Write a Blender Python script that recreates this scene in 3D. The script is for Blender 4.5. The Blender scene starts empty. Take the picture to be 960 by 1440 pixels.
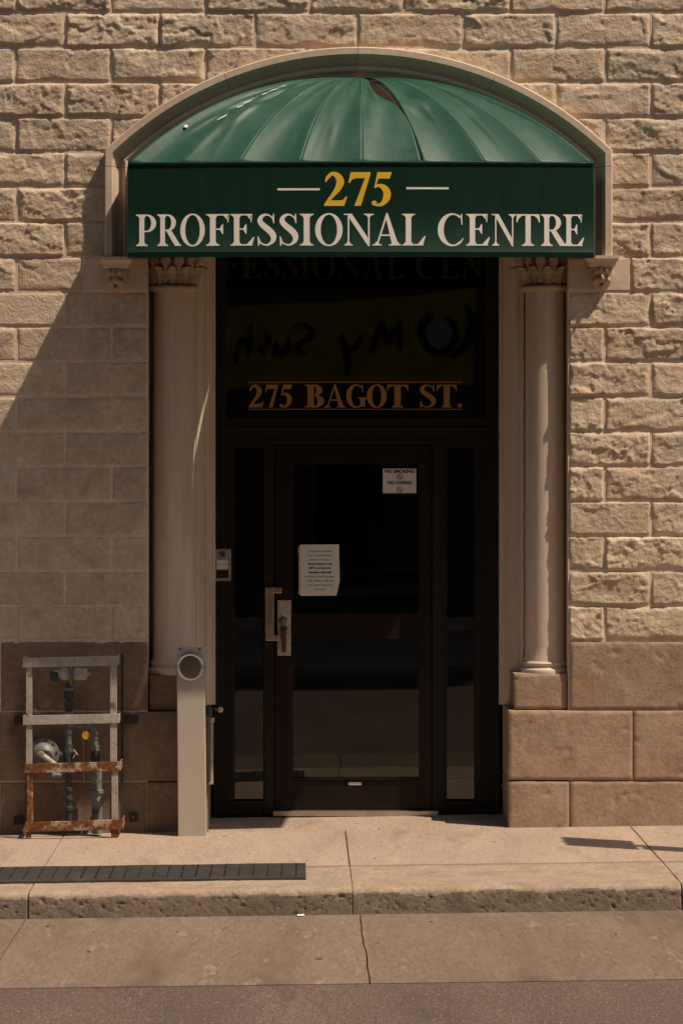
import bpy, bmesh, math, random
import numpy as np
from mathutils import Vector, Matrix
random.seed(7)
S = bpy.context.scene
COL = S.collection
# ------------------------------------------------------------------ camera, sky, sun, exposure
D = 16.0                       # metres from the camera to the wall face
K = 245.0                      # pixels of the 960 px photograph per metre on the wall face
CX, CY = 420.0, 640.0          # vanishing point of the street-to-wall direction in the photograph
EX, EZ = (CX - 480) / K, 2.135
cam = bpy.data.cameras.new('camera')
cam.sensor_width = 36; cam.sensor_fit = 'AUTO'
cam.lens = 36 * D * K / 1440
cam.shift_x = (480 - CX) / 1440
cam.shift_y = -(720 - CY) / 1440
cam.clip_end = 500
camo = bpy.data.objects.new('camera', cam); COL.objects.link(camo)
camo.location = (EX, -D, EZ); camo.rotation_euler = (math.pi / 2, 0, 0)
S.camera = camo

TOSUN = Vector((1.80, -1.0, 3.42))
el = math.asin(TOSUN.normalized().z)
wd = bpy.data.worlds.new('World'); S.world = wd; wd.use_nodes = True
nt = wd.node_tree; nt.nodes.clear()
sky = nt.nodes.new('ShaderNodeTexSky'); sky.sky_type = 'NISHITA'; sky.sun_disc = False
sky.sun_elevation = el; sky.sun_rotation = math.atan2(TOSUN.x, TOSUN.y)
sky.air_density = 1.0; sky.dust_density = 2.5; sky.ozone_density = 0.6
bg = nt.nodes.new('ShaderNodeBackground'); bg.inputs[1].default_value = 0.085
wo = nt.nodes.new('ShaderNodeOutputWorld')
nt.links.new(sky.outputs[0], bg.inputs[0]); nt.links.new(bg.outputs[0], wo.inputs[0])
sun = bpy.data.lights.new('sun', 'SUN'); sun.energy = 5.0; sun.angle = math.radians(0.53)
sun.color = (1.0, 0.83, 0.655)
suno = bpy.data.objects.new('sun', sun); COL.objects.link(suno)
suno.rotation_euler = TOSUN.to_track_quat('Z', 'Y').to_euler(); suno.location = (6, -4, 12)
S.view_settings.view_transform = 'Standard'; S.view_settings.look = 'None'
S.view_settings.exposure = 0.0; S.view_settings.gamma = 1.0
S.render.resolution_x = 682; S.render.resolution_y = 1024

# ------------------------------------------------------------------ helpers
def W(px, py, Y=0.0):
    f = (D + Y) / D
    return Vector((EX + (px - CX) / K * f, Y, EZ - (py - CY) / K * f))
def XX(px, Y=0.0): return W(px, 0, Y).x
def ZZ(py, Y=0.0): return W(0, py, Y).z
def gz(x): return -0.014 + 0.0135 * x         # the street climbs slightly to the right

def link(name, me, mat=None, parent=None):
    o = bpy.data.objects.new(name, me); COL.objects.link(o)
    if mat and me is not None and not me.materials: me.materials.append(mat)
    if parent: o.parent = parent
    return o
def empty(name, loc=(0, 0, 0)):
    o = bpy.data.objects.new(name, None); COL.objects.link(o); o.location = loc
    o.empty_display_size = .1
    return o
def tag(o, label, cat, group=None):
    o['label'] = label; o['category'] = cat
    if group: o['group'] = group
    return o
def obj(name, bm, mat, parent=None, smooth=False, bevel=0, origin=None):
    bmesh.ops.recalc_face_normals(bm, faces=bm.faces)
    me = bpy.data.meshes.new(name); bm.to_mesh(me); bm.free()
    if smooth:
        for p in me.polygons: p.use_smooth = True
    o = link(name, me, mat, parent)
    if smooth == 'auto':
        m = o.modifiers.new('split', 'EDGE_SPLIT'); m.split_angle = math.radians(38)
    if bevel:
        b = o.modifiers.new('bevel', 'BEVEL'); b.width = bevel; b.segments = 2; b.limit_method = 'ANGLE'
    if parent and parent.type == 'EMPTY':
        o.location = -parent.location
    return o
def NB(): return bmesh.new()
def box(bm, x0, x1, y0, y1, z0, z1):
    v = [bm.verts.new(p) for p in ((x0,y0,z0),(x1,y0,z0),(x1,y1,z0),(x0,y1,z0),(x0,y0,z1),(x1,y0,z1),(x1,y1,z1),(x0,y1,z1))]
    for f in ((0,1,5,4),(1,2,6,5),(2,3,7,6),(3,0,4,7),(4,5,6,7),(3,2,1,0)): bm.faces.new([v[i] for i in f])
    return bm
def bar(bm, a, b, w, h, up=Vector((0, 0, 1))):
    a, b = Vector(a), Vector(b); d = (b - a).normalized()
    s = d.cross(up)
    if s.length < 1e-4: s = d.cross(Vector((0, 1, 0)))
    s.normalize(); u = s.cross(d)
    v = []
    for p in (a, b):
        for i, j in ((-1,-1),(1,-1),(1,1),(-1,1)): v.append(bm.verts.new(p + s*i*w/2 + u*j*h/2))
    for f in ((0,1,2,3),(7,6,5,4),(0,4,5,1),(1,5,6,2),(2,6,7,3),(3,7,4,0)): bm.faces.new([v[i] for i in f])
    return bm
def tube(bm, pts, r, n=12, cap=True):
    pts = [Vector(p) for p in pts]
    rs = r if isinstance(r, (list, tuple)) else [r] * len(pts)
    rings = []; side = None
    for i, p in enumerate(pts):
        d = (pts[min(i+1, len(pts)-1)] - pts[max(i-1, 0)]).normalized()
        if side is None:
            side = d.orthogonal().normalized()
        side = (side - d * side.dot(d)).normalized(); u = d.cross(side)
        rings.append([bm.verts.new(p + (side*math.cos(t) + u*math.sin(t)) * rs[i]) for t in [2*math.pi*k/n for k in range(n)]])
    for a, b in zip(rings, rings[1:]):
        for k in range(n): bm.faces.new((a[k], a[(k+1) % n], b[(k+1) % n], b[k]))
    if cap: bm.faces.new(rings[0][::-1]); bm.faces.new(rings[-1])
    return bm
def lathe(bm, base, axis, prof, n=24):
    axis = Vector(axis).normalized(); base = Vector(base)
    side = axis.orthogonal().normalized(); u = axis.cross(side)
    rings = []
    for r, h in prof:
        rings.append([bm.verts.new(base + axis*h + (side*math.cos(t)+u*math.sin(t))*max(r, 1e-4)) for t in [2*math.pi*k/n for k in range(n)]])
    for a, b in zip(rings, rings[1:]):
        for k in range(n): bm.faces.new((a[k], a[(k+1) % n], b[(k+1) % n], b[k]))
    bm.faces.new(rings[0][::-1]); bm.faces.new(rings[-1])
    return bm

# vectorised noise ---------------------------------------------------------
def _h(ix, iy, s):
    n = (ix.astype(np.int64) * 374761393 + iy.astype(np.int64) * 668265263 + int(s) * 1442695041) & 0xffffffff
    n = ((n ^ (n >> 13)) * 1274126177) & 0xffffffff
    n = ((n ^ (n >> 16)) * 2246822519) & 0xffffffff
    return ((n ^ (n >> 15)) & 0xffffff) / float(0xffffff)
def vnoise(x, y, s=0):
    ix, iy = np.floor(x), np.floor(y); fx, fy = x-ix, y-iy
    fx = fx*fx*(3-2*fx); fy = fy*fy*(3-2*fy)
    a = _h(ix, iy, s); b = _h(ix+1, iy, s); c = _h(ix, iy+1, s); d = _h(ix+1, iy+1, s)
    return (a*(1-fx)+b*fx)*(1-fy)+(c*(1-fx)+d*fx)*fy
def fbm(x, y, s=0, o=4, g=.5):
    r = 0; a = 1; t = 0
    for i in range(o):
        r = r + a*(vnoise(x*2**i+i*17.3, y*2**i-i*9.1, s+i)*2-1); t += a; a *= g
    return r/t
def facets(x, y, s):
    """broken-stone facets: each voronoi cell is its own tilted plane"""
    ix, iy = np.floor(x), np.floor(y)
    best = np.full(x.shape, 9e9); out = np.zeros(x.shape)
    for di in (-1, 0, 1):
        for dj in (-1, 0, 1):
            cx, cy = ix+di, iy+dj
            px = cx+_h(cx, cy, s); py = cy+_h(cx, cy, s+1)
            d = (x-px)**2+(y-py)**2
            v = (_h(cx, cy, s+2)*2-1)*.55 + (_h(cx, cy, s+3)*2-1)*1.1*(x-px) + (_h(cx, cy, s+4)*2-1)*1.2*(y-py)
            m = d < best
            best = np.where(m, d, best); out = np.where(m, v, out)
    return out

# ------------------------------------------------------------------ materials
def MAT(name, c1, c2=None, scale=4.0, rough=.85, bump=0, bscale=120.0, spec=.25, metal=0.0, fine=.25, fscale=60.0,
        tint=0.0, stretch=(1, 1, 1), stain=None, stain_scale=2.0, stain_lo=.55, stain_hi=.75, stain2=None, hue=None, coat=0, det=6):
    m = bpy.data.materials.new(name); m.use_nodes = True
    n = m.node_tree.nodes; l = m.node_tree.links
    b = n['Principled BSDF']
    b.inputs['Roughness'].default_value = rough; b.inputs['Metallic'].default_value = metal
    b.inputs['Specular IOR Level'].default_value = spec
    if coat: b.inputs['Coat Weight'].default_value = coat; b.inputs['Coat Roughness'].default_value = .15
    geo = n.new('ShaderNodeNewGeometry'); mp = n.new('ShaderNodeMapping'); mp.inputs['Scale'].default_value = stretch
    l.new(geo.outputs['Position'], mp.inputs['Vector'])
    def noise(sc, d=det, r=.6):
        t = n.new('ShaderNodeTexNoise'); t.inputs['Scale'].default_value = sc; t.inputs['Detail'].default_value = d
        t.inputs['Roughness'].default_value = r; l.new(mp.outputs[0], t.inputs['Vector']); return t
    def mix(a, b_, fac, mode='MIX'):
        x = n.new('ShaderNodeMix'); x.data_type = 'RGBA'; x.blend_type = mode
        for s_, v in ((x.inputs[6], a), (x.inputs[7], b_), (x.inputs[0], fac)):
            if hasattr(v, 'type') and hasattr(v, 'node'): l.new(v, s_)
            elif isinstance(v, (int, float)): s_.default_value = v
            else: s_.default_value = (*v, 1)
        return x.outputs[2]
    def ramp(src, lo, hi):
        r = n.new('ShaderNodeMapRange'); r.inputs[1].default_value = lo; r.inputs[2].default_value = hi
        l.new(src, r.inputs[0]); return r.outputs[0]
    c2 = c2 or c1
    col = mix(c1, c2, ramp(noise(scale).outputs[0], .32, .68))
    if fine:
        f = ramp(noise(fscale, 3, .7).outputs[0], .37, .63)
        g = n.new('ShaderNodeMapRange'); g.inputs[3].default_value = 1-fine; g.inputs[4].default_value = 1+fine; l.new(f, g.inputs[0])
        vm = n.new('ShaderNodeVectorMath'); vm.operation = 'SCALE'; l.new(col, vm.inputs[0]); l.new(g.outputs[0], vm.inputs['Scale']); col = vm.outputs[0]
    if stain:
        col = mix(col, stain, ramp(noise(stain_scale, 5, .65).outputs[0], stain_lo, stain_hi))
    if stain2:
        for c_, sc_, lo_, hi_ in stain2: col = mix(col, c_, ramp(noise(sc_, 4, .7).outputs[0], lo_, hi_))
    if tint:
        oi = n.new('ShaderNodeObjectInfo')
        g = n.new('ShaderNodeMapRange'); g.inputs[3].default_value = 1-tint; g.inputs[4].default_value = 1+tint; l.new(oi.outputs['Random'], g.inputs[0])
        vm = n.new('ShaderNodeVectorMath'); vm.operation = 'SCALE'; l.new(col, vm.inputs[0]); l.new(g.outputs[0], vm.inputs['Scale']); col = vm.outputs[0]
    if hue:
        oi = n.new('ShaderNodeObjectInfo'); ml = n.new('ShaderNodeMath'); ml.operation = 'MULTIPLY'; ml.inputs[1].default_value = 7.13
        fr_ = n.new('ShaderNodeMath'); fr_.operation = 'FRACT'; l.new(oi.outputs['Random'], ml.inputs[0]); l.new(ml.outputs[0], fr_.inputs[0])
        col = mix(col, mix(col, hue, 1.0, 'MULTIPLY'), fr_.outputs[0])
    l.new(col, b.inputs['Base Color'])
    if bump:
        bp = n.new('ShaderNodeBump'); bp.inputs['Strength'].default_value = min(1, bump); bp.inputs['Distance'].default_value = .004*max(1, bump)
        l.new(noise(bscale, 5, .65).outputs[0], bp.inputs['Height']); l.new(bp.outputs[0], b.inputs['Normal'])
    return m

rock = MAT('rock_faced_limestone', (.66,.53,.385), (.55,.435,.31), 5, .9, 1.6, 75, .15, fine=.13, fscale=32, tint=.10, hue=(.90,.885,.87), stain=(.43,.325,.23), stain_scale=8, stain_lo=.54, stain_hi=.72, stain2=[((.34,.25,.175),3.0,.60,.80)])
smooth_stone = MAT('dressed_limestone', (.64,.505,.38), (.56,.435,.32), 3, .85, .35, 70, .2, fine=.06, fscale=40, tint=.05, stain=(.42,.315,.225), stain_scale=2.4, stain_lo=.58, stain_hi=.78)
column_stone = MAT('column_limestone', (.66,.54,.42), (.56,.45,.345), 3, .8, .3, 60, .2, fine=.06, fscale=40, stretch=(2,2,.25), stain=(.42,.325,.24), stain_scale=2.2, stain_lo=.55, stain_hi=.78)
carved_stone = MAT('carved_limestone', (.50,.39,.27), (.38,.28,.18), 8, .9, .5, 90, .15, fine=.15, fscale=80)
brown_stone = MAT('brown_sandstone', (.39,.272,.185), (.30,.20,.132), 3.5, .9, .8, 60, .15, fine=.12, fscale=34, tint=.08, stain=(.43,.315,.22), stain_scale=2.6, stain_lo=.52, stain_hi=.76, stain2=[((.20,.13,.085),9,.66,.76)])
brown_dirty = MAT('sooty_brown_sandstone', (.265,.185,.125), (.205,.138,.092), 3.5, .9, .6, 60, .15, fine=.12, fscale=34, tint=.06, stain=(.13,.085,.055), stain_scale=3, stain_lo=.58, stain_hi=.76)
mortar = MAT('lime_mortar', (.72,.575,.44), (.62,.49,.37), 9, .95, .6, 90, .1, fine=.10, fscale=40)
concrete = MAT('pavement_concrete', (.40,.305,.232), (.325,.247,.185), 3.0, .9, .8, 60, .2, fine=.10, fscale=55, tint=.04, stretch=(1,.28,1), stain=(.255,.185,.13), stain_scale=4.5, stain_lo=.53, stain_hi=.74, stain2=[((.10,.073,.05),26,.665,.70),((.47,.37,.285),40,.63,.69)])
kerb_con = MAT('kerb_concrete', (.38,.295,.215), (.29,.222,.158), 6, .95, 1.0, 70, .15, fine=.16, fscale=45, stain=(.22,.165,.11), stain_scale=5, stain_lo=.55, stain_hi=.75, stain2=[((.10,.075,.05),22,.68,.72)])
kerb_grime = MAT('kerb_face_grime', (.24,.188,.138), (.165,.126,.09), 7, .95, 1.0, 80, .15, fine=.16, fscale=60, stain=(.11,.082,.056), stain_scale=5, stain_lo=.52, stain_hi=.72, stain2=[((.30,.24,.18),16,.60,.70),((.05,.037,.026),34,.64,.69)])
gutter_con = MAT('gutter_concrete', (.20,.147,.105), (.155,.112,.079), 2.5, .85, .6, 90, .25, fine=.13, fscale=48, stretch=(1,.20,1), tint=.04, stain=(.10,.07,.048), stain_scale=3.0, stain_lo=.54, stain_hi=.72, stain2=[((.25,.19,.14),12,.60,.70),((.05,.036,.026),18,.665,.71)])
asphalt = MAT('worn_asphalt', (.138,.099,.077), (.10,.071,.054), 1.6, .85, 1.2, 90, .3, fine=.24, fscale=85, stretch=(1,.3,1), stain=(.075,.052,.040), stain_scale=3, stain_lo=.56, stain_hi=.76, stain2=[((.32,.25,.21),75,.63,.67),((.03,.022,.018),60,.65,.69)])
joint_dark = MAT('joint_dirt', (.06,.045,.03), (.10,.075,.05), 12, .95)
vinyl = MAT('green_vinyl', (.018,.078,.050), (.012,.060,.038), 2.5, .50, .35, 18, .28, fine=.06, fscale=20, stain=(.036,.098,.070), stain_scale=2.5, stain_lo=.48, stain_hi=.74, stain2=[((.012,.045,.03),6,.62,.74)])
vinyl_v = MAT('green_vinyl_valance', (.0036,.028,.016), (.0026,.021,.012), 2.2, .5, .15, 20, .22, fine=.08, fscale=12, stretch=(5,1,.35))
vinyl_back = MAT('vinyl_underside', (.02,.05,.03), (.015,.04,.025), 3, .8)
letter_white = MAT('letter_white', (.88,.82,.75), (.83,.77,.70), 6, .55, fine=.04)
letter_yellow = MAT('letter_yellow', (.80,.50,.045), (.74,.45,.035), 6, .5, fine=.04)
letter_gold = MAT('letter_gold', (.42,.20,.05), (.36,.165,.04), 8, .45, spec=.5, fine=.1)
backlit_paint = MAT('letter_backlit_paint', (.80,.70,.58), None, 4, .8)  # opaque pale colour stands in for sunlight coming through the lettering
bronze = MAT('dark_bronze_frame', (.0095,.008,.0062), (.007,.006,.005), 3, .5, .1, 60, .3, fine=.15, fscale=20)
doorwood = MAT('dark_red_door', (.011,.005,.0038), (.008,.0038,.003), 4, .45, .1, 50, .25, fine=.15, fscale=20)
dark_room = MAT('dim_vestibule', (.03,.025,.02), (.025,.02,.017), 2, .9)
steel = MAT('brushed_steel', (.62,.54,.45), (.50,.43,.36), 8, .32, .2, 90, .5, metal=.9, fine=.1)
brass = MAT('worn_brass', (.62,.52,.42), (.48,.36,.25), 14, .26, metal=.95, fine=.1, fscale=40)
dull_plate = MAT('grey_lock_plate', (.55,.48,.42), (.46,.40,.345), 8, .45, .1, 60, .4, metal=.4)
grey_plate = MAT('grey_intercom', (.33,.28,.24), (.29,.25,.21), 6, .5, metal=.2)
white_paper = MAT('white_paper', (.72,.70,.64), (.66,.64,.58), 9, .8, fine=.03)
black = MAT('black_ink', (.015,.014,.013), None, 5, .6, fine=0)
red = MAT('red_ink', (.45,.035,.03), None, 5, .6, fine=0)
post_paint = MAT('grey_beige_paint', (.46,.40,.325), (.42,.365,.295), 3, .55, .15, 40, .35, fine=.04, stain=(.36,.305,.245), stain_scale=3, stain_lo=.6, stain_hi=.85)
chrome = MAT('chrome', (.52,.49,.45), (.44,.40,.36), 9, .22, metal=1.0, fine=.05)
brushed_dark = MAT('brushed_disc', (.20,.165,.13), (.16,.13,.10), 9, .4, metal=.6, fine=.1)
pipe_grey = MAT('painted_gas_pipe', (.20,.20,.185), (.14,.145,.135), 9, .55, .3, 90, .4, fine=.2, stain=(.06,.055,.05), stain_scale=11, stain_lo=.5, stain_hi=.65)
pipe_dark = MAT('dark_gas_fitting', (.05,.055,.055), (.03,.035,.035), 14, .5, .4, 90, .4, fine=.3, stain=(.28,.27,.25), stain_scale=18, stain_lo=.62, stain_hi=.7)
pipe_white = MAT('chalky_regulator', (.50,.45,.385), (.36,.31,.25), 14, .6, .3, 90, .3, fine=.2)
regul_grey = MAT('grey_diaphragm', (.22,.205,.18), (.17,.155,.135), 9, .5, .2, 80, .35, metal=.2, fine=.15, fscale=40)
yellow_tag = MAT('yellow_tag', (.55,.34,.02), (.42,.25,.02), 30, .6)
cage_paint = MAT('chipped_grey_paint', (.40,.355,.31), (.31,.27,.23), 7, .6, .4, 60, .3, fine=.12, fscale=40, stain=(.19,.08,.033), stain_scale=12, stain_lo=.61, stain_hi=.69, stain2=[((.12,.095,.075),25,.64,.70)])
cage_rust = MAT('rusted_iron', (.215,.085,.032), (.12,.048,.02), 16, .9, .8, 60, .2, fine=.3, fscale=50, stain=(.43,.34,.255), stain_scale=15, stain_lo=.50, stain_hi=.62, stain2=[((.10,.045,.022),30,.62,.70)])
dark_iron = MAT('dark_iron', (.06,.045,.035), (.04,.032,.026), 10, .8, .3, 80, fine=.2, stain=(.16,.07,.03), stain_scale=9, stain_lo=.55, stain_hi=.68)
mat_rubber = MAT('black_rubber', (.046,.038,.033), (.033,.028,.024), 3, .8, .4, 90, .3, fine=.2, fscale=30, stain=(.075,.062,.05), stain_scale=5, stain_lo=.55, stain_hi=.75)
mat_slot = MAT('rubber_slot', (.016,.014,.012), None, 5, .9)
torn_white = MAT('torn_backing', (.75,.75,.70), None, 5, .6)
sign_green = MAT('sign_face', (.7,.7,.68), None, 5, .5)
galv = MAT('galvanised_post', (.40,.39,.37), (.33,.32,.31), 8, .5, metal=.5)
facade_brick = MAT('facade_brick', (.13,.085,.06), (.10,.065,.045), 3, .9, .5, 40, fine=.15)
facade_trim = MAT('facade_trim', (.22,.18,.14), None, 3, .85)
banner_y = MAT('yellow_banner', (.40,.29,.03), (.34,.24,.025), 2, .7, fine=.04)
banner_w = MAT('banner_white', (.30,.29,.28), None, 2, .7, fine=.04)
pvc = MAT('grey_conduit', (.33,.29,.25), (.28,.24,.20), 7, .6)
litter_m = MAT('litter_white', (.80,.77,.72), None, 7, .8)
litter_b = MAT('litter_blue', (.06,.13,.28), None, 7, .8)

def glassmat(name, tint, ior=1.55, wav=.25, wscale=1.3):
    m = bpy.data.materials.new(name); m.use_nodes = True
    n = m.node_tree.nodes; l = m.node_tree.links; n.clear()
    o = n.new('ShaderNodeOutputMaterial'); mx = n.new('ShaderNodeMixShader')
    tr = n.new('ShaderNodeBsdfTransparent'); tr.inputs[0].default_value = (*tint, 1)
    gl = n.new('ShaderNodeBsdfGlossy'); gl.inputs['Roughness'].default_value = .015; gl.inputs[0].default_value = (.95,.95,.92,1)
    fr = n.new('ShaderNodeFresnel'); fr.inputs[0].default_value = ior
    geo = n.new('ShaderNodeNewGeometry'); nz = n.new('ShaderNodeTexNoise'); nz.inputs['Scale'].default_value = wscale; nz.inputs['Detail'].default_value = 1
    bp = n.new('ShaderNodeBump'); bp.inputs['Strength'].default_value = wav; bp.inputs['Distance'].default_value = .004
    l.new(geo.outputs['Position'], nz.inputs['Vector']); l.new(nz.outputs[0], bp.inputs['Height']); l.new(bp.outputs[0], gl.inputs['Normal'])
    l.new(fr.outputs[0], mx.inputs[0]); l.new(tr.outputs[0], mx.inputs[1]); l.new(gl.outputs[0], mx.inputs[2]); l.new(mx.outputs[0], o.inputs[0])
    return m
glass = glassmat('tinted_door_glass', (.35,.34,.32), 1.75)
glass_far = glassmat('far_window_glass', (.3,.3,.3), 1.6, .1)

# ------------------------------------------------------------------ ground
Y_STRIP, Y_KERB, Y_GUT = -1.40, -2.168, -4.06
KH = 0.13
def sheet(bm, x0, x1, y0, y1, zf, nx=2, ny=2):
    g = [[bm.verts.new((x0+(x1-x0)*i/nx, y0+(y1-y0)*j/ny, zf(x0+(x1-x0)*i/nx, y0+(y1-y0)*j/ny))) for j in range(ny+1)] for i in range(nx+1)]
    for i in range(nx):
        for j in range(ny): bm.faces.new((g[i][j], g[i+1][j], g[i+1][j+1], g[i][j+1]))
def slab(bm, x0, x1, y0, y1, top, th=.1, r=.006, off=0):
    """paving slab with softly rounded arrises, following the fall of the street"""
    outer = [(x0,y0),(x1,y0),(x1,y1),(x0,y1)]; inner = [(x0+r,y0+r),(x1-r,y0+r),(x1-r,y1-r),(x0+r,y1-r)]
    b = [bm.verts.new((x,y,gz(x)+top-th)) for x,y in outer]
    m = [bm.verts.new((x,y,gz(x)+top-r)) for x,y in outer]
    t = [bm.verts.new((x,y,gz(x)+top)) for x,y in inner]
    for k in range(4):
        q = (k+1) % 4
        bm.faces.new((b[k],b[q],m[q],m[k])); bm.faces.new((m[k],m[q],t[q],t[k]))
    bm.faces.new(t)
JX = [-4.80, -3.19, -1.587, 0.02, 1.653, 3.27, 4.88]
bm = NB(); sheet(bm, -40, 40, -60, 30, lambda x, y: gz(x) - KH - .15)
ground = obj('ground', bm, asphalt); ground['kind'] = 'structure'
bm = NB(); sheet(bm, -12, 12, -11.5, Y_GUT, lambda x, y: gz(x) - KH + .012 - .002*(y-Y_GUT) * -1 * 0)
road = obj('road', bm, asphalt); road['kind'] = 'structure'
bm = NB(); sheet(bm, -8, 8, Y_STRIP, .55, lambda x, y: gz(x) - .03)
sw = obj('sidewalk', bm, joint_dark); sw['kind'] = 'structure'
for a, b in zip(JX, JX[1:]):
    bm = NB(); slab(bm, a+.0025, b-.0025, Y_STRIP+.001, -.012, 0, r=.004)
    obj('slab', bm, concrete, sw)
bm = NB(); slab(bm, XX(294)-.02, XX(714)+.03, -.009, .50, .001)
for v in bm.verts:
    if v.co.y > .3: v.co.z += .012
obj('entrance_slab', bm, concrete, sw)

def kerb_piece(x0, x1, seed):
    prof = [(Y_STRIP-.001, -.09), (Y_STRIP-.001, 0.0)]
    n = 10
    for i in range(1, n+1): prof.append((Y_STRIP + (Y_KERB+.03-Y_STRIP)*i/n, -.004*i/n))
    for i in range(1, 6):
        t = i/5*math.pi/2; prof.append((Y_KERB+.03-.03*math.sin(t), -.004-.03*(1-math.cos(t))))
    for i in range(1, 15): prof.append((Y_KERB-.012*i/14, -.034-(KH+.03-.034)*i/14))
    nx = int((x1-x0)/.009)
    P = np.array(prof); xs = np.linspace(x0, x1, nx+1)
    X, Yp = np.meshgrid(xs, P[:,0], indexing='ij'); _, Zp = np.meshgrid(xs, P[:,1], indexing='ij')
    s = np.cumsum(np.r_[0, np.hypot(np.diff(P[:,0]), np.diff(P[:,1]))])
    _, Sg = np.meshgrid(xs, s, indexing='ij')
    face = np.clip((Sg-(s[12]))/.05, 0, 1)
    pit = np.clip(fbm(X*42, Sg*60, seed, 2)-.52, 0, .12)*.07 + np.clip(fbm(X*95, Sg*95, seed+9, 2)-.42, 0, 1)*.016
    arr = np.exp(-((Sg-s[14])/.022)**2)
    Yp = Yp + face*(pit + .004*fbm(X*9, Sg*9, seed+4, 3)) + arr*.004*np.clip(fbm(X*14, Sg*14, seed+14, 4)+.15, 0, 1)
    Zp = Zp - (1-face)*np.clip(fbm(X*60, Sg*60, seed+2, 2)-.45, 0, 1)*.008 - .004*np.clip(fbm(X*6, Sg*6, seed+5, 3), -1, 1)*np.clip(Sg*4, 0, 1)
    Z = Zp + gz(X) - arr*.006*np.clip(fbm(X*14, Sg*14, seed+14, 4)+.15, 0, 1)
    nP = len(prof)
    V = np.stack([X, Yp, Z], -1).reshape(-1, 3)
    F = [(i*nP+j, (i+1)*nP+j, (i+1)*nP+j+1, i*nP+j+1) for i in range(nx) for j in range(nP-1)]
    F.append(tuple(range(nP))); F.append(tuple(nx*nP+j for j in range(nP))[::-1])
    me = bpy.data.meshes.new('kerb_stone'); me.from_pydata(V.tolist(), [], F)
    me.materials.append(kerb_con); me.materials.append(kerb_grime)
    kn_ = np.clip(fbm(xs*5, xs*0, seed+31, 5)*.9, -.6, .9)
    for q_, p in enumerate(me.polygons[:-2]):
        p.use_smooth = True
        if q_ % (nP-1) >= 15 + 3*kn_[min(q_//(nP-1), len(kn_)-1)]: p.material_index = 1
    return me
bm = NB(); sheet(bm, -8, 8, Y_KERB+.05, Y_STRIP, lambda x, y: gz(x) - .10)
kerb = obj('kerb', bm, joint_dark); kerb['kind'] = 'structure'
KX = [-4.8, -3.19, -1.587, .02, 1.653, 3.27, 4.88]
for i, (a, b) in enumerate(zip(KX, KX[1:])):
    link('kerb_stone', kerb_piece(a+(.001 if a == .02 else .003), b-(.001 if b == .02 else .003), 20+i), kerb_con, kerb)
bm = NB(); sheet(bm, -8, 8, Y_GUT-.02, Y_KERB+.06, lambda x, y: gz(x) - KH - .03)
gut = obj('gutter', bm, joint_dark); gut['kind'] = 'structure'
GX = [-4.80, -3.19, -1.60, .055, 1.66, 3.27, 4.88]
for i, (a, b) in enumerate(zip(GX, GX[1:])):
    bm = NB(); n = 24
    def edge(y, k):  # slightly ragged cracked joints
        return .006 + .008*float(fbm(np.array([y*3.0]), np.array([k*7.7]), 3, 4)[0])
    rows = []
    for j in range(n+1):
        y = Y_GUT + (Y_KERB+.05-Y_GUT)*j/n
        l_, r_ = a+edge(y, i), b+edge(y, i+1)-.006
        zt = -KH + .016 - .016*max(0, min(1, (y-Y_GUT)/(Y_KERB-Y_GUT)))
        rows.append([bm.verts.new((l_, y, gz(l_)+zt-.02)), bm.verts.new((l_, y, gz(l_)+zt)), bm.verts.new((r_, y, gz(r_)+zt)), bm.verts.new((r_, y, gz(r_)+zt-.02))])
    for p, q in zip(rows, rows[1:]):
        for k in range(3): bm.faces.new((p[k], p[k+1], q[k+1], q[k]))
    bm.faces.new(rows[0]); obj('slab', bm, gutter_con, gut)

# ------------------------------------------------------------------ stone building
bld = empty('stone_building')
tag(bld, 'buff rock-faced limestone building with arched, column-flanked doorway', 'building')
XL, XR = XX(208), XX(798)                # sides of the doorway at the wall face
SY = .48                                  # depth of the door screen behind the wall face
ACX, ACZ = XX(503.5), ZZ(577)
RO, RI = 508/K, 467/K
Zspr = ZZ(362)
WX0, WX1, WZ1 = -4.6, 4.6, 7.2
# mortar wall with the doorway and the arch cut through it
bm = NB()
RC = (RO+RI)/2
def arch_pts(R, x0, x1, n=40):
    a0 = math.acos(max(-1, min(1, (x0-ACX)/R))); a1 = math.acos(max(-1, min(1, (x1-ACX)/R)))
    return [(ACX+R*math.cos(a0+(a1-a0)*i/n), ACZ+R*math.sin(a0+(a1-a0)*i/n)) for i in range(n+1)]
LXo, RXo = XX(164), XX(846)
ap = arch_pts(RC, LXo, RXo)
ZB = -.25
def quadY(bm, a, b, c, d, y=0): bm.faces.new([bm.verts.new((p[0], y, p[1])) for p in (a, b, c, d)])
quadY(bm, (WX0, ZB), (XL, ZB), (XL, Zspr), (WX0, Zspr)); quadY(bm, (XR, ZB), (WX1, ZB), (WX1, Zspr), (XR, Zspr))
quadY(bm, (WX0, Zspr), (LXo, Zspr), ap[0], (WX0, ap[0][1])); quadY(bm, (RXo, Zspr), (WX1, Zspr), (WX1, ap[-1][1]), ap[-1])
quadY(bm, (WX0, ap[0][1]), ap[0], (ap[0][0], WZ1), (WX0, WZ1)); quadY(bm, ap[-1], (WX1, ap[-1][1]), (WX1, WZ1), (ap[-1][0], WZ1))
for p, q in zip(ap, ap[1:]): quadY(bm, p, q, (q[0], WZ1), (p[0], WZ1))
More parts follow.
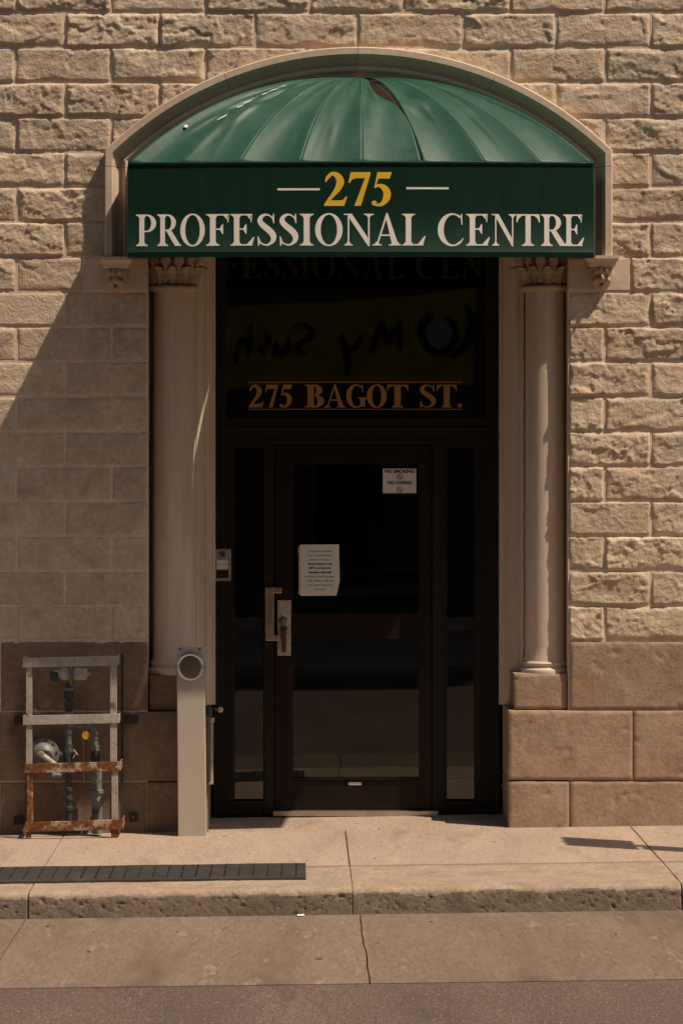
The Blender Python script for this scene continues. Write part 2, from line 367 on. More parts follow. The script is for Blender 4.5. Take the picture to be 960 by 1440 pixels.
# returns of the opening
for x in (XL, XR):
    bm.faces.new([bm.verts.new(p) for p in ((x, 0, ZB), (x, .30, ZB), (x, .30, Zspr), (x, 0, Zspr))])
for a, b in ((LXo, XL), (XR, RXo)):
    bm.faces.new([bm.verts.new(p) for p in ((a, 0, Zspr), (b, 0, Zspr), (b, .5, Zspr), (a, .5, Zspr))])
prev = None
for p in [(LXo, Zspr)] + ap + [(RXo, Zspr)]:
    if prev: bm.faces.new([bm.verts.new(c) for c in ((prev[0], 0, prev[1]), (p[0], 0, p[1]), (p[0], .5, p[1]), (prev[0], .5, prev[1]))])
    prev = p
obj('mortar_wall', bm, mortar, bld).location.y = -.0056
bm = NB(); bm.faces.new([bm.verts.new((x, .5, z)) for x, z in [(LXo-.05, ZZ(345)), (RXo+.05, ZZ(345)), (RXo+.05, ZZ(60)), (LXo-.05, ZZ(60))]])
obj('arch_infill', bm, smooth_stone, bld)
bm = NB(); box(bm, WX0, WX1, .55, 4.2, WZ1-.05, WZ1+.1); box(bm, WX0, WX0+.1, .0, 4.2, ZB, WZ1-.05); box(bm, WX1-.1, WX1, .0, 4.2, ZB, WZ1-.05); box(bm, WX0, WX1, 4.2, 4.3, ZB, WZ1)
obj('rear_walls', bm, dark_room, bld)

def rock_stone(name, x0, x1, z0, z1, seed, amp=1.0, res=.011, mat=rock, clip=True, flatness=0):
    g = .0042
    x0 += g; x1 -= g; z0 += g; z1 -= g
    nx = max(3, int(round((x1-x0)/res))); nz = max(3, int(round((z1-z0)/res)))
    X, Z = np.meshgrid(np.linspace(x0, x1, nx+1), np.linspace(z0, z1, nz+1), indexing='ij')
    wob = .004*fbm(X*25, Z*25, seed+50, 2)
    d = np.minimum(np.minimum(X-x0, x1-X), np.minimum(Z-z0, z1-Z)) + 0*wob
    mw = .005 + .045*np.clip(.25+fbm(X*6, Z*8, seed+60, 2), 0, 1)
    ba = .42+.55*_h(np.array([seed]), np.array([2]), 6)[0]
    m = np.clip(d/mw, 0, 1); m = m*m*(3-2*m)
    wx = X*6.5 + .8*fbm(X*9, Z*9, seed+1, 4, .6); wz = Z*11 + .9*fbm(X*9+5, Z*9, seed+2, 4, .6)
    tilt = (_h(np.array([seed]), np.array([1]), 5)[0]*2-1)
    rid = 1-2*np.abs(fbm(X*16+wx*.3, Z*20+wz*.2, seed+21, 4, .62))
    h = .0120 + .0095*fbm(X*3.2, Z*6.0, seed+3, 3) + .0078*facets(wx, wz, seed+4) + .0036*facets(wx*2.4+3, wz*2.2, seed+8) + .0018*facets(wx*5+1, wz*5, seed+15) + .0026*rid + .0036*fbm(X*55, Z*60, seed+12, 2) + .003*tilt*(Z-(z0+z1)/2)/.1
    h = np.maximum(h, .0005*fbm(X*30, Z*30, seed+33, 2))
    H = .003 + np.clip(d/.008, 0, 1)*.0040 + m*(.0008 + amp*ba*h)
    V = np.stack([X, -H, Z], -1)
    keep = np.ones((nx, nz), bool)
    if clip:
        xc = (X[:-1,:-1]+X[1:,1:])/2; zc = (Z[:-1,:-1]+Z[1:,1:])/2
        keep &= ~(((xc-ACX)**2+(zc-ACZ)**2 < (RC+.03)**2) & (xc > LXo) & (xc < RXo) & (zc > Zspr-.02))
        keep &= ~((xc > XL) & (xc < XR) & (zc < Zspr+.3))
    if not keep.any(): return None
    idx = np.arange((nx+1)*(nz+1)).reshape(nx+1, nz+1)
    a, b, c, e = idx[:-1,:-1][keep], idx[1:,:-1][keep], idx[1:,1:][keep], idx[:-1,1:][keep]
    F = np.stack([a, b, c, e], 1).tolist()
    V = V.reshape(-1, 3)
    used = np.zeros(len(V), bool); used[np.array(F).ravel()] = True
    rim = [i for i in list(idx[:,0])+list(idx[-1,1:])+list(idx[::-1,-1][1:])+list(idx[0,::-1][1:])]
    base = len(V); rimv = V[rim].copy(); rimv[:,1] = .006
    V = np.vstack([V, rimv])
    for k in range(len(rim)-1):
        if used[rim[k]] and used[rim[k+1]]: F.append((rim[k], base+k, base+k+1, rim[k+1]))
    u = sorted(set(i for f in F for i in f)); mp = {o: n for n, o in enumerate(u)}
    me = bpy.data.meshes.new(name); me.from_pydata(V[u].tolist(), [], [tuple(mp[i] for i in f) for f in F])
    for p in me.polygons: p.use_smooth = True
    return link(name, me, mat, bld)

ROWH = 49.05; Y0P = 900.8
JA = [-372, -239, -106, 24, 157, 289, 435, 567, 717, 849, 980, 1111, 1242]     # even rows
JB = [-305, -172, -41, 92, 225, 358.5, 502, 650, 781, 914, 1045, 1176, 1307]   # odd rows
JSMALL = {16: [-372,-239,-106,22,156,289,430,570,718,850,980,1111]}
for i in range(0, 22):
    yb, yt = Y0P - ROWH*i, Y0P - ROWH*(i+1)
    js = JSMALL.get(i, JA if i % 2 == 0 else JB)
    for a, b in zip(js, js[1:]):
        if b < -330 or a > 1260: continue
        segs = [(a, b)]
        if yt > 340:     # rows beside the doorway: the stones stop at the jambs
            segs = []
            if a < 208: segs.append((a, min(b, 208)))
            if b > 798: segs.append((max(a, 798), b))
        elif yb > 215:
            segs = []
            if a < 158: segs.append((a, min(b, 158)))
            if b > 850: segs.append((max(a, 850), b))
        for (p, q) in segs:
            if q - p < 12: continue
            if i == 10:  # smooth springer stones under the arch
                if p < 208 and q > 118 and p < 160:
                    if p < 118: q = 118
                    else: continue
                if q <= 208 and p >= 118: continue
                if p >= 798 and p < 885:
                    if q > 886: p = 885
                    else: continue
            vis = q > -30 and p < 990 and yb > -30
            amp = 1.0
            if q <= 208 and yb > 455: amp = .28 if q > 60 else .6
            if q <= 208 and i == 0: amp = .7
            rock_stone('stone_block', XX(p), XX(q), ZZ(yb), ZZ(yt), 100+i*37+int(p), amp, .0085 if vis else .03)
for a, b in ((118, 208), (798, 885)):
    bm = NB(); box(bm, XX(a)+.005, XX(b)-.003, -.012, .004, ZZ(409.6)+.004, ZZ(362.5)-.004)
    obj('springer_stone', bm, smooth_stone, bld, bevel=.004)

# plinth courses of brown sandstone
def plinth(px0, px1, py0, py1, yf=-.02, mat=brown_stone, seed=1, rough=.004, name='plinth_stone', yb=.05, yside=None, low=None):
    g = .004
    x0, x1 = XX(px0)+g, XX(px1)-g; z1 = ZZ(py0)-g; z0 = (ZZ(py1)+g) if low is None else low
    res = .012; nx = int((x1-x0)/res)+2; nz = int((z1-z0)/res)+2
    X, Z = np.meshgrid(np.linspace(x0, x1, nx+1), np.linspace(z0, z1, nz+1), indexing='ij')
    d = np.minimum(np.minimum(X-x0, x1-X), np.minimum(Z-z0, z1-Z))
    edge = np.clip(d/(.008+.010*np.clip(fbm(X*9, Z*9, seed+5, 3)+.3, 0, 1)), 0, 1)
    top = np.clip(1-(z1-Z)/.10, 0, 1)
    H = .006*(1-edge)**2 + rough*(.5*fbm(X*6, Z*6, seed, 3) + (.25+1.2*top)*np.clip(fbm(X*22, Z*22, seed+2, 3), 0, 1)) + .02*np.clip(fbm(X*16, Z*16, seed+7, 3)-.42, 0, 1)
    V = np.stack([X, yf+H, Z], -1).reshape(-1, 3)
    idx = np.arange((nx+1)*(nz+1)).reshape(nx+1, nz+1)
    F = np.stack([idx[:-1,:-1].ravel(), idx[1:,:-1].ravel(), idx[1:,1:].ravel(), idx[:-1,1:].ravel()], 1).tolist()
    rim = list(idx[:,0])+list(idx[-1,1:])+list(idx[::-1,-1][1:])+list(idx[0,::-1][1:])
    base = len(V); rv = V[rim].copy(); rv[:,1] = yb
    V = np.vstack([V, rv])
    for k in range(len(rim)-1): F.append((rim[k], base+k, base+k+1, rim[k+1]))
    me = bpy.data.meshes.new(name); me.from_pydata(V.tolist(), [], F)
    for p in me.polygons: p.use_smooth = True
    o = link(name, me, mat, bld)
    m = o.modifiers.new('split', 'EDGE_SPLIT'); m.split_angle = math.radians(50)
    return o
PL = -.12
for k, (a, b) in enumerate(((800, 1010), (1010, 1220), (1220, 1430))): plinth(a, b, 901.5, 998, -.022, seed=40+k, rough=.008)
for k, (a, b) in enumerate(((713.5, 889), (889, 1080), (1080, 1290), (1290, 1480))): plinth(a, b, 998, 1097, -.028, seed=50+k, rough=.006, yb=.46 if a < 720 else .05)
for k, (a, b) in enumerate(((713.5, 800), (800, 1010), (1010, 1220), (1220, 1430))): plinth(a, b, 1097, 1170, -.026, seed=60+k, rough=.003, yb=.46 if a < 720 else .05, low=PL)
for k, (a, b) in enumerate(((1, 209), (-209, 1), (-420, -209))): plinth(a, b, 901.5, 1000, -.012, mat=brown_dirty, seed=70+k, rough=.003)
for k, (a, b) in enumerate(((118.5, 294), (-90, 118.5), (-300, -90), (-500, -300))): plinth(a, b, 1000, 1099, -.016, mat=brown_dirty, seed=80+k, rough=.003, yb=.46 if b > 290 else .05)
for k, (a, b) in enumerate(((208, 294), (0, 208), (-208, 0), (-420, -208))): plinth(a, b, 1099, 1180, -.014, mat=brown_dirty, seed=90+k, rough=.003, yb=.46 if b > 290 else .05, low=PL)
plinth(722, 798, 947, 998, .012, seed=98, rough=.005, name='column_plinth', yb=.4, mat=brown_stone)
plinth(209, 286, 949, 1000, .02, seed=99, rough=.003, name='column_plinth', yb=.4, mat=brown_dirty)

# jambs behind the columns: splayed, with fine reeded grooves
def jamb(side):
    bm = NB()
    def xm(px): return XX(px) if side > 0 else XX(1006-px)
    pl = [(798, .0), (798, .29), (742, .29), (739, .22), (735.5, .20), (731, .21), (730, .235), (727, .235), (725.5, .25), (718, .31), (717, .325), (714.5, .325), (713, .34), (707, .40), (706, .415), (703, .415), (701, .44), (701, .52)]
    pts = []
    for px, y in pl:
        f = (D+y)/D
        x = EX + ((px if side > 0 else 1004-px) - CX)/K*f
        pts.append((x, y))
    z0, z1 = ZZ(1000), ZZ(300)
    lo = [bm.verts.new((x, y, z0)) for x, y in pts]; mid = [bm.verts.new((x, y, ZZ(417))) for x, y in pts]; hi = [bm.verts.new((x, y, z1)) for x, y in pts]
    for k in range(1, len(pts)-1):
        bm.faces.new((lo[k], lo[k+1], mid[k+1], mid[k])); bm.faces.new((mid[k], mid[k+1], hi[k+1], hi[k]))
    obj('jamb', bm, column_stone, bld)
jamb(1); jamb(-1)

# columns
CY_ = .170; CR = .117
def column(pxc, mirror):
    c = W(pxc, 0, CY_); x = c.x
    z0, z1 = ZZ(930, CY_), ZZ(407, CY_)
    bm = NB(); lathe(bm, (x, CY_, z0-.01), (0, 0, 1), [(CR*1.06, 0), (CR*1.06, .02), (CR*1.01, .04), (CR, .1), (CR*.99, (z1-z0)*.6), (CR*.965, z1-z0-.05), (CR*.965, z1-z0+.01)], 48)
    obj('column_shaft', bm, column_stone, bld, smooth='auto')
    zb = ZZ(948, CY_)
    bm = NB(); lathe(bm, (x, CY_, zb), (0, 0, 1), [(CR*1.22, 0), (CR*1.26, .008), (CR*1.28, .02), (CR*1.25, .034), (CR*1.15, .042), (CR*1.10, .045), (CR*1.08, .055), (CR*1.14, .062), (CR*1.16, .07), (CR*1.12, .078), (CR*1.04, .082)], 48)
    obj('column_base', bm, column_stone, bld, smooth='auto')
    # capital: necking ring, bell, acanthus leaves, abacus
    zn = ZZ(411, CY_)
    bm = NB(); lathe(bm, (x, CY_, zn), (0, 0, 1), [(CR*1.0, 0), (CR*1.18, .008), (CR*1.24, .018), (CR*1.24, .028), (CR*1.16, .036), (CR*.9, .045), (CR*.86, .12), (CR*.92, .19), (CR*1.10, .27), (CR*1.34, .31)], 40)
    za = zn+.305
    lathe(bm, (x, CY_, za), (0, 0, 1), [(CR*1.42, 0), (CR*1.5, .01), (CR*1.5, .04), (CR*1.4, .05)], 8)
    cap = obj('capital', bm, carved_stone, bld, smooth='auto')
    def leaf(ang, zb, h, w, out):
        bm = NB(); rows = []
        ca, sa = math.cos(ang), math.sin(ang); rad = Vector((ca, sa, 0)); tan = Vector((-sa, ca, 0))
        n = 12; mcols = 8
        for i in range(n+1):
            t = i/n
            zz = zb + h*(t if t < .8 else .8+.2*math.sin((t-.8)/.2*math.pi)*.6)
            rr = CR*.98 + out*(t**1.5) + (.022*math.sin((t-.8)/.2*math.pi/2) if t > .8 else 0)
            ww = w*(.75+.25*math.sin(t*math.pi))*(1 if t < .75 else max(.25, 1-(t-.75)*2.6)) * (1+.16*math.sin(t*22))
            row = []
            for j in range(mcols+1):
                v = j/mcols*2-1
                rib = .014*(1-abs(v))**1.5 + .010*math.cos(v*math.pi*3) - .024*v*v + .005*math.sin(t*22)*abs(v)
                row.append(bm.verts.new(Vector((x, CY_, zz-.012*abs(v)*t)) + rad*(rr+rib) + tan*ww*v))
            rows.append(row)
        for p, q in zip(rows, rows[1:]):
            for j in range(mcols): bm.faces.new((p[j], p[j+1], q[j+1], q[j]))
        o = obj('leaf', bm, carved_stone, cap, smooth=True)
        s = o.modifiers.new('solid', 'SOLIDIFY'); s.thickness = .008; s.offset = -1
    for k in range(7): leaf(-math.pi*(k/6)*1.08+.125, zn+.044, .115, .029, .044)
    for k in range(6): leaf(-math.pi*((k+.5)/6)*1.08+.125, zn+.05, .20, .028, .052)
    for s in (-1, 1):      # corner volutes
        bm = NB(); pts = []
        for k in range(26):
            t = k/25*4.2*math.pi/1.6; r = .034*(1-k/30)
            pts.append(Vector((x, CY_, zn+.225)) + Vector((s*(.128+math.cos(t)*r), -.10-.03*k/25*0, math.sin(t)*r)))
        tube(bm, pts, [.013*(1-k/45) for k in range(26)], 8); obj('volute', bm, carved_stone, cap, smooth=True)
column(766, 1); column(244, -1)

# hood moulding of the arch
def sweep(path, prof, closed=False):
    bm = NB(); rings = []
    for i, p in enumerate(path):
        p = Vector(p); n1 = n2 = None
        if i > 0: d = (p-Vector(path[i-1])).normalized(); n1 = Vector((d.y, -d.x))
        if i < len(path)-1: d = (Vector(path[i+1])-p).normalized(); n2 = Vector((d.y, -d.x))
        n = (n1 or n2) if not (n1 and n2) else (n1+n2).normalized()
        sc = 1.0 if not (n1 and n2) else 1/max(.5, n.dot(n1))
        rings.append([bm.verts.new((p.x+n.x*o*sc, y, p.y+n.y*o*sc)) for o, y in prof])
    for a, b in zip(rings, rings[1:]):
        for k in range(len(prof)-1): bm.faces.new((a[k], a[k+1], b[k+1], b[k]))
    bm.faces.new(rings[0]); bm.faces.new(rings[-1][::-1])
    return bm
LEG_L, LEG_R = XX(149), XX(858)
AR = arch_pts(RO, LEG_L, LEG_R, 80)
def cut(pa, pb): return [p for p in AR if pa <= p[0] <= pb]
def onarch(x): return (x, ACZ+math.sqrt(RO*RO-(x-ACX)**2))
GJ = .0016; JZ = ZZ(236); JS = [XX(315), XX(503), XX(695)]
pieces = [[(LEG_L, ZZ(362)), (LEG_L, JZ-GJ)], [(LEG_L, JZ+GJ)]+cut(LEG_L-1, JS[0]-.01)+[onarch(JS[0]-GJ)]]
for j0, j1 in zip(JS, JS[1:]): pieces.append([onarch(j0+GJ)]+cut(j0+.01, j1-.01)+[onarch(j1-GJ)])
pieces += [[onarch(JS[2]+GJ)]+cut(JS[2]+.01, LEG_R+1)+[(LEG_R, JZ+GJ)], [(LEG_R, JZ-GJ), (LEG_R, ZZ(362))]]
# offset is to the right of travel (inwards), depth is towards the street
prof = [(0, .02), (0, -.085), (.006, -.092), (.040, -.092), (.046, -.086), (.048, -.070), (.056, -.066), (.058, -.052), (.064, -.036), (.074, -.024), (.088, -.016), (.098, -.014), (.100, -.030), (.106, -.040), (.116, -.044), (.126, -.040), (.132, -.030), (.134, -.008), (.150, -.002), (.166, .0), (.168, .04)]
for path in pieces:
    obj('moulding_stone', sweep(path, prof), smooth_stone, bld, smooth='auto')

# corbels with carved grotesques
def corbel(pxc, py):
    x = XX(pxc, -.05); z = ZZ(py)
    bm = NB()
    lv = [(0, .094, .118), (-.018, .094, .118), (-.024, .090, .112), (-.040, .078, .098), (-.056, .074, .092), (-.064, .068, .085)]
    prev = None
    for dz, hw, dp in lv:
        r = [bm.verts.new((x-hw, .01, z+dz)), bm.verts.new((x-hw, -dp, z+dz)), bm.verts.new((x+hw, -dp, z+dz)), bm.verts.new((x+hw, .01, z+dz))]
        if prev:
            for k in range(4): bm.faces.new((prev[k], prev[(k+1) % 4], r[(k+1) % 4], r[k]))
        else: bm.faces.new(r)
        prev = r
    bm.faces.new(prev[::-1])
    co = obj('corbel', bm, smooth_stone, bld)
    bm = NB(); n, m = 40, 30; zc = z-.066; rows = []
    for i in range(m+1):
        t = i/m
        row = []
        for j in range(n+1):
            a = math.pi*j/n
            hw = .078*(1.0001-t**2.6)**.5*(1-.10*t); dp = .088*(1.0001-t**2.4)**.5
            u, v = math.cos(a)*(hw/.078), t      # u across, v down
            def g(u0, v0, s, k): return k*math.exp(-((u-u0)**2+((v-v0)*1.4)**2)/s**2)
            b = g(0, .52, .13, .020) + g(0,.40,.10,.010) - g(.3, .36, .12, .016) - g(-.3, .36, .12, .016) + g(.3,.36,.06,.010) + g(-.3,.36,.06,.010) + g(.34, .20, .16, .010) + g(-.34, .20, .16, .010) - g(0, .74, .10, .016) + g(.45, .60, .16, .014) + g(-.45, .60, .16, .014) + g(0, .9, .16, .014)
            b += .006*math.sin(u*16)*math.exp(-((v-.08)/.1)**2) + .005*math.sin(a*10+v*9)*max(0, abs(u)-.5)
            b *= 1.7
            row.append(bm.verts.new((x-math.cos(a)*(hw+b*abs(math.cos(a))*.6), -math.sin(a)*dp-b*math.sin(a), zc-t*.125)))
        rows.append(row)
    for p, q in zip(rows, rows[1:]):
        for j in range(n): bm.faces.new((p[j], p[j+1], q[j+1], q[j]))
    obj('carved_face', bm, carved_stone, co, smooth=True)
corbel(163, 363); corbel(845, 361)

# ------------------------------------------------------------------ vestibule and door screen
def wbox(bm, px0, px1, py0, py1, ya, yb):
    a = W(px0, py1, ya); b = W(px1, py0, ya)
    return box(bm, a.x, b.x, ya, yb, a.z, b.z)
bm = NB()
xa, xb = XX(296, SY), XX(706, SY); za = -.05; zb = ZZ(330, SY)
def face(*p): bm.faces.new([bm.verts.new(c) for c in p])
ya, yb = SY+.09, 3.4
face((xa,ya,za+.06),(xb,ya,za+.06),(xb,yb,za+.06),(xa,yb,za+.06)); face((xa,ya,zb),(xb,ya,zb),(xb,yb,zb),(xa,yb,zb))
face((xa,ya,za),(xa,yb,za),(xa,yb,zb),(xa,ya,zb)); face((xb,ya,za),(xb,yb,za),(xb,yb,zb),(xb,ya,zb)); face((xa,yb,za),(xb,yb,za),(xb,yb,zb),(xa,yb,zb))
obj('vestibule', bm, dark_room, bld)
# frame
bm = NB(); F0, F1 = SY, SY+.09
wbox(bm, 300, 318, 338, 1150, F0, F1); wbox(bm, 683, 702, 338, 1150, F0, F1)
wbox(bm, 318, 683, 588, 624, F0, F1); wbox(bm, 318, 683, 338, 350, F0, F1)
wbox(bm, 371, 385, 624, 1146, F0+.006, F1); wbox(bm, 608, 624, 624, 1146, F0+.006, F1)
for (a, b) in ((318, 371), (624, 683)):
    i0, i1 = (330, 370) if a == 318 else (628, 667)
    wbox(bm, a, i0, 624, 1146, F0+.012, F1); wbox(bm, i1, b, 624, 1146, F0+.012, F1)
    wbox(bm, i0, i1, 624, 630, F0+.012, F1); wbox(bm, i0, i1, 868, 886, F0+.012, F1); wbox(bm, i0, i1, 1129, 1147, F0+.012, F1)
    wbox(bm, i0-4, i1+4, 1126.5, 1131, F0-.006, F0+.012)
wbox(bm, 318, 690, 600, 604, F0-.008, F0); wbox(bm, 318, 690, 618, 622, F0-.005, F0)
frame = obj('door_frame', bm, bronze, bld, bevel=.002)
GY = SY+.05
def pane(name, px0, px1, py0, py1, y, parent):
    bm = NB(); a = W(px0, py1, y); b = W(px1, py0, y)
    bm.faces.new([bm.verts.new(c) for c in ((a.x-.006,y,a.z-.006),(b.x+.006,y,a.z-.006),(b.x+.006,y,b.z+.006),(a.x-.006,y,b.z+.006))])
    return obj(name, bm, glass, parent)
transom = pane('transom_pane', 318, 683, 350, 588, GY-.02, bld)
for a, b in ((330, 370), (628, 667)):
    for t_, u_ in ((630, 868), (886, 1129)): pane('sidelight_pane', a, b, t_, u_, GY, frame)
# door leaf
bm = NB(); d0, d1 = SY+.022, SY+.068
wbox(bm, 386, 412, 625, 1140, d0, d1); wbox(bm, 589, 607, 625, 1140, d0, d1)
wbox(bm, 412, 589, 625, 653, d0, d1); wbox(bm, 412, 589, 862, 898, d0, d1); wbox(bm, 412, 589, 1097, 1140, d0, d1)
door = obj('door', bm, doorwood, bld, bevel=.002)
bm = NB(); wbox(bm, 412, 589, 1094, 1097, d0-.010, d0+.02); obj('glazing_bead', bm, doorwood, door)
bm = NB(); wbox(bm, 412, 589, 895, 898, d0-.004, d0+.01); obj('glazing_bead', bm, doorwood, door)
pane('upper_pane', 412, 589, 653, 862, d0+.02, door); pane('lower_pane', 412, 589, 898, 1095, d0+.02, door)
bm = NB(); wbox(bm, 490, 508, 1100, 1104, d0-.002, d0); obj('sticker', bm, white_paper, door)
bm = NB(); wbox(bm, 384, 616, 1140.5, 1148, SY-.02, SY+.07); obj('threshold', bm, steel, bld, bevel=.003)
# pull handle
hy = d0
bm = NB()
a = W(374.5, 827, hy); b = W(374.5, 900, hy); xo = XX(379, hy-.05); xi = XX(393, hy)
wbox(bm, 373, 385, 826, 901, hy-.060, hy-.046)
wbox(bm, 377, 396, 826, 834, hy-.058, hy); wbox(bm, 379, 392, 893, 901, hy-.058, hy)
wbox(bm, 373, 375.5, 826, 901, hy-.046, hy-.030); wbox(bm, 382.5, 385, 834, 893, hy-.046, hy-.03)
obj('pull_handle', bm, brass, door, bevel=.003)
bm = NB(); 
wbox(bm, 390, 409, 844, 922, hy-.006, hy); obj('lock_plate', bm, dull_plate, door, bevel=.004)
bm = NB(); lathe(bm, W(398, 873, hy-.006), (0, -1, 0), [(.026, 0), (.026, .004), (.021, .008), (.012, .008), (.012, .014), (.004, .016)], 24); obj('lock_cylinder', bm, pipe_grey, door, smooth='auto')
bm = NB(); wbox(bm, 393.5, 403.5, 881, 887, hy-.02, hy-.004); bar(bm, W(398.5, 886, hy-.018), W(399, 906, hy-.026), .030, .008); bar(bm, W(399, 904, hy-.026), W(399, 916, hy-.014), .020, .008)
obj('thumb_latch', bm, dark_iron, door, bevel=.002)
bm = NB(); wbox(bm, 396, 402.5, 905, 918, hy-.010, hy-.006); obj('latch_tongue', bm, brass, door)

# ------------------------------------------------------------------ lettering
def ringp(cx, cy, ro, so, ri, si, a0=0, a1=360, n=28, icx=None):
    icx = cx if icx is None else icx
    out = []
    for k in range(n):
        t0 = math.radians(a0+(a1-a0)*k/n); t1 = math.radians(a0+(a1-a0)*(k+1)/n)
        out.append([(cx+ro*math.cos(t0), cy+so*math.sin(t0)), (cx+ro*math.cos(t1), cy+so*math.sin(t1)), (icx+ri*math.cos(t1), cy+si*math.sin(t1)), (icx+ri*math.cos(t0), cy+si*math.sin(t0))])
    return ('strip', out)
def strokep(pts, n=36):
    P = [Vector(p) for p in pts]; m = len(P); C = []
    for k in range(n+1):
        t = k/n*(m-1); i = min(int(t), m-2); f = t-i
        p0, p1, p2, p3 = P[max(i-1,0)], P[i], P[i+1], P[min(i+2,m-1)]
        C.append(.5*((2*p1)+(-p0+p2)*f+(2*p0-5*p1+4*p2-p3)*f*f+(-p0+3*p1-3*p2+p3)*f**3))
    L = []; R_ = []
    for k, c in enumerate(C):
        d = (C[min(k+1,n)]-C[max(k-1,0)]); d = Vector((d.x, d.y)).normalized(); nn = Vector((-d.y, d.x)); w = max(.01, c.z)/2
        L.append((c.x+nn.x*w, c.y+nn.y*w)); R_.append((c.x-nn.x*w, c.y-nn.y*w))
    return ('strip', [[L[k], L[k+1], R_[k+1], R_[k]] for k in range(n)])
def poly(*p): return ('poly', [list(p)])
def rc(x0, y0, x1, y1): return poly((x0,y0),(x1,y0),(x1,y1),(x0,y1))
def serif(x0, x1, y, stem0, stem1, up=1, s=.035):
    """flat serif with small brackets into the stem"""
    if up > 0: return poly((x0,y),(x1,y),(x1,y+s),(stem1+.05,y+s*1.3),(stem1,y+s+.09),(stem0,y+s+.09),(stem0-.05,y+s*1.3),(x0,y+s))
    return poly((x0,y),(x0,y-s),(stem0-.05,y-s*1.3),(stem0,y-s-.09),(stem1,y-s-.09),(stem1+.05,y-s*1.3),(x1,y-s),(x1,y))
def glyph(c, T=.155, t=.045):
    a, b = .10, .10+T
    if c == 'I': return .36, [rc(a,.0,b,1), serif(0,.355,0,a,b), serif(0,.355,1,a,b,-1)]
    if c in 'PRB':
        G = [rc(a,0,b,1), serif(0, .36 if c != 'B' else .25, 0, a, b), serif(0, b, 1, a, b, -1)]
        if c == 'P':
            G += [rc(b-.02,1-t,.32,1), rc(b-.02,.44,.32,.44+t), ringp(.32,.72,.30,.28,.30-T,.28-t,-90,90)]; return .63, G
        if c == 'R':
            G += [rc(b-.02,1-t,.33,1), rc(b-.02,.47,.33,.47+t), ringp(.33,.735,.29,.265,.29-T,.265-t,-90,90), poly((.28,.50),(.46,.50),(.76,.035),(.80,.035),(.80,0),(.585,0))]; return .80, G
        G += [rc(b-.02,1-t,.33,1), rc(b-.02,.50,.34,.50+t), ringp(.33,.75,.26,.25,.26-T,.25-t,-90,90), rc(b-.02,0,.35,t), ringp(.35,.2725,.30,.2725,.30-T*1.05,.2725-t,-90,90)]; return .66, G
    if c == 'O': return .80, [ringp(.40,.5,.40,.52,.40-T*1.04,.52-t,0,360,44)]
    if c in 'FE':
        G = [rc(a,0,b,1), serif(0,.36 if c == 'F' else b,0,a,b), serif(0,b,1,a,b,-1), rc(b-.02,1-t,.60,1), poly((.60,1-t*.5),(.565,.74),(.595,.74),(.615,1),(.60,1)), poly((.46,1-t),(.56,1-t),(.575,.80)),
             rc(b-.02,.50,.43,.50+t), poly((.43,.37),(.455,.37),(.455,.68),(.43,.68),(.36,.545),(.36,.50))]
        if c == 'E': G += [rc(b-.02,0,.62,t), poly((.46,t),(.60,.0),(.68,.27),(.65,.27))]; return .69, G
        return .62, G
    if c == 'L': return .66, [rc(a,0,b,1), serif(0,b,0,a,b), serif(0,.36,1,a,b,-1), rc(b-.02,0,.60,t), poly((.44,t),(.58,0),(.66,.30),(.63,.30))]
    if c == 'T': return .70, [rc(.35-T/2,0,.35+T/2,1), serif(.17,.53,0,.35-T/2,.35+T/2), rc(.02,1-t,.68,1), poly((.02,1),(.0,.74),(.03,.74),(.07,.86),(.18,1-t)), poly((.68,1),(.70,.74),(.67,.74),(.63,.86),(.52,1-t))]
    if c == 'N': return .86, [rc(.115,0,.16,.92), rc(.70,.0,.745,1), poly((.0,1),(.235,1),(.745,.16),(.745,-.02),(.70,-.02),(.10,.965),(.0,.965)), serif(.02,.26,0,.115,.16), serif(.585,.86,1,.70,.745,-1)]
    if c == 'A': return .82, [poly((.115,.02),(.165,.02),(.40,.84),(.42,1.02),(.40,1.02)), poly((.375,.93),(.40,1.02),(.44,1.02),(.745,.02),(.565,.02)), rc(.22,.30,.60,.30+t), serif(0,.27,0,.115,.16,1,.03), serif(.47,.82,0,.58,.73,1,.03)]
    if c in 'CG':
        G = [ringp(.42,.5,.42,.52,.42-T*.95,.52-t*1.1,52,308,40,icx=.445), poly((.655,.93),(.675,1.0),(.70,1.0),(.715,.66),(.685,.66)), ]
        if c == 'C': G += [poly((.66,.075),(.70,.13),(.745,.22),(.725,.24),(.66,.15),(.60,.085))]; return .75, G
        G += [rc(.60,.04,.60+T,.42), serif(.50,.86,.44,.60,.60+T,-1), poly((.60,.04),(.68,.03),(.60+T,.10),(.60+T,.13))]; return .86, G
    if c == 'S': return .56, [strokep([(.475,.74,.02),(.43,.88,.035),(.30,.975,.05),(.15,.93,.10),(.09,.79,.145),(.17,.65,.17),(.33,.50,.185),(.455,.34,.175),(.46,.17,.13),(.36,.05,.07),(.25,.02,.05),(.11,.09,.04),(.055,.25,.02)], 54), poly((.43,.87),(.465,1.01),(.485,1.01),(.495,.70),(.47,.70)), poly((.10,.12),(.06,-.015),(.04,-.015),(.025,.29),(.05,.29))]
    if c == '2': return .60, [strokep([(.04,.70,.02),(.09,.84,.09),(.22,.955,.11),(.36,.88,.17),(.42,.72,.20),(.37,.54,.17),(.26,.36,.12),(.14,.20,.09),(.05,.07,.07)], 40), poly((.0,.0),(.52,.0),(.60,.28),(.565,.28),(.50,.19),(.42,.165),(.10,.165),(.0,.05))]
    if c == '7': return .58, [poly((.06,1),(.58,1),(.58,.94),(.50,.82),(.10,.82)), poly((.06,1),(.0,.68),(.035,.68),(.10,.78),(.20,.82),(.14,.97)), poly((.58,.94),(.33,.0),(.16,.0),(.44,.84))]
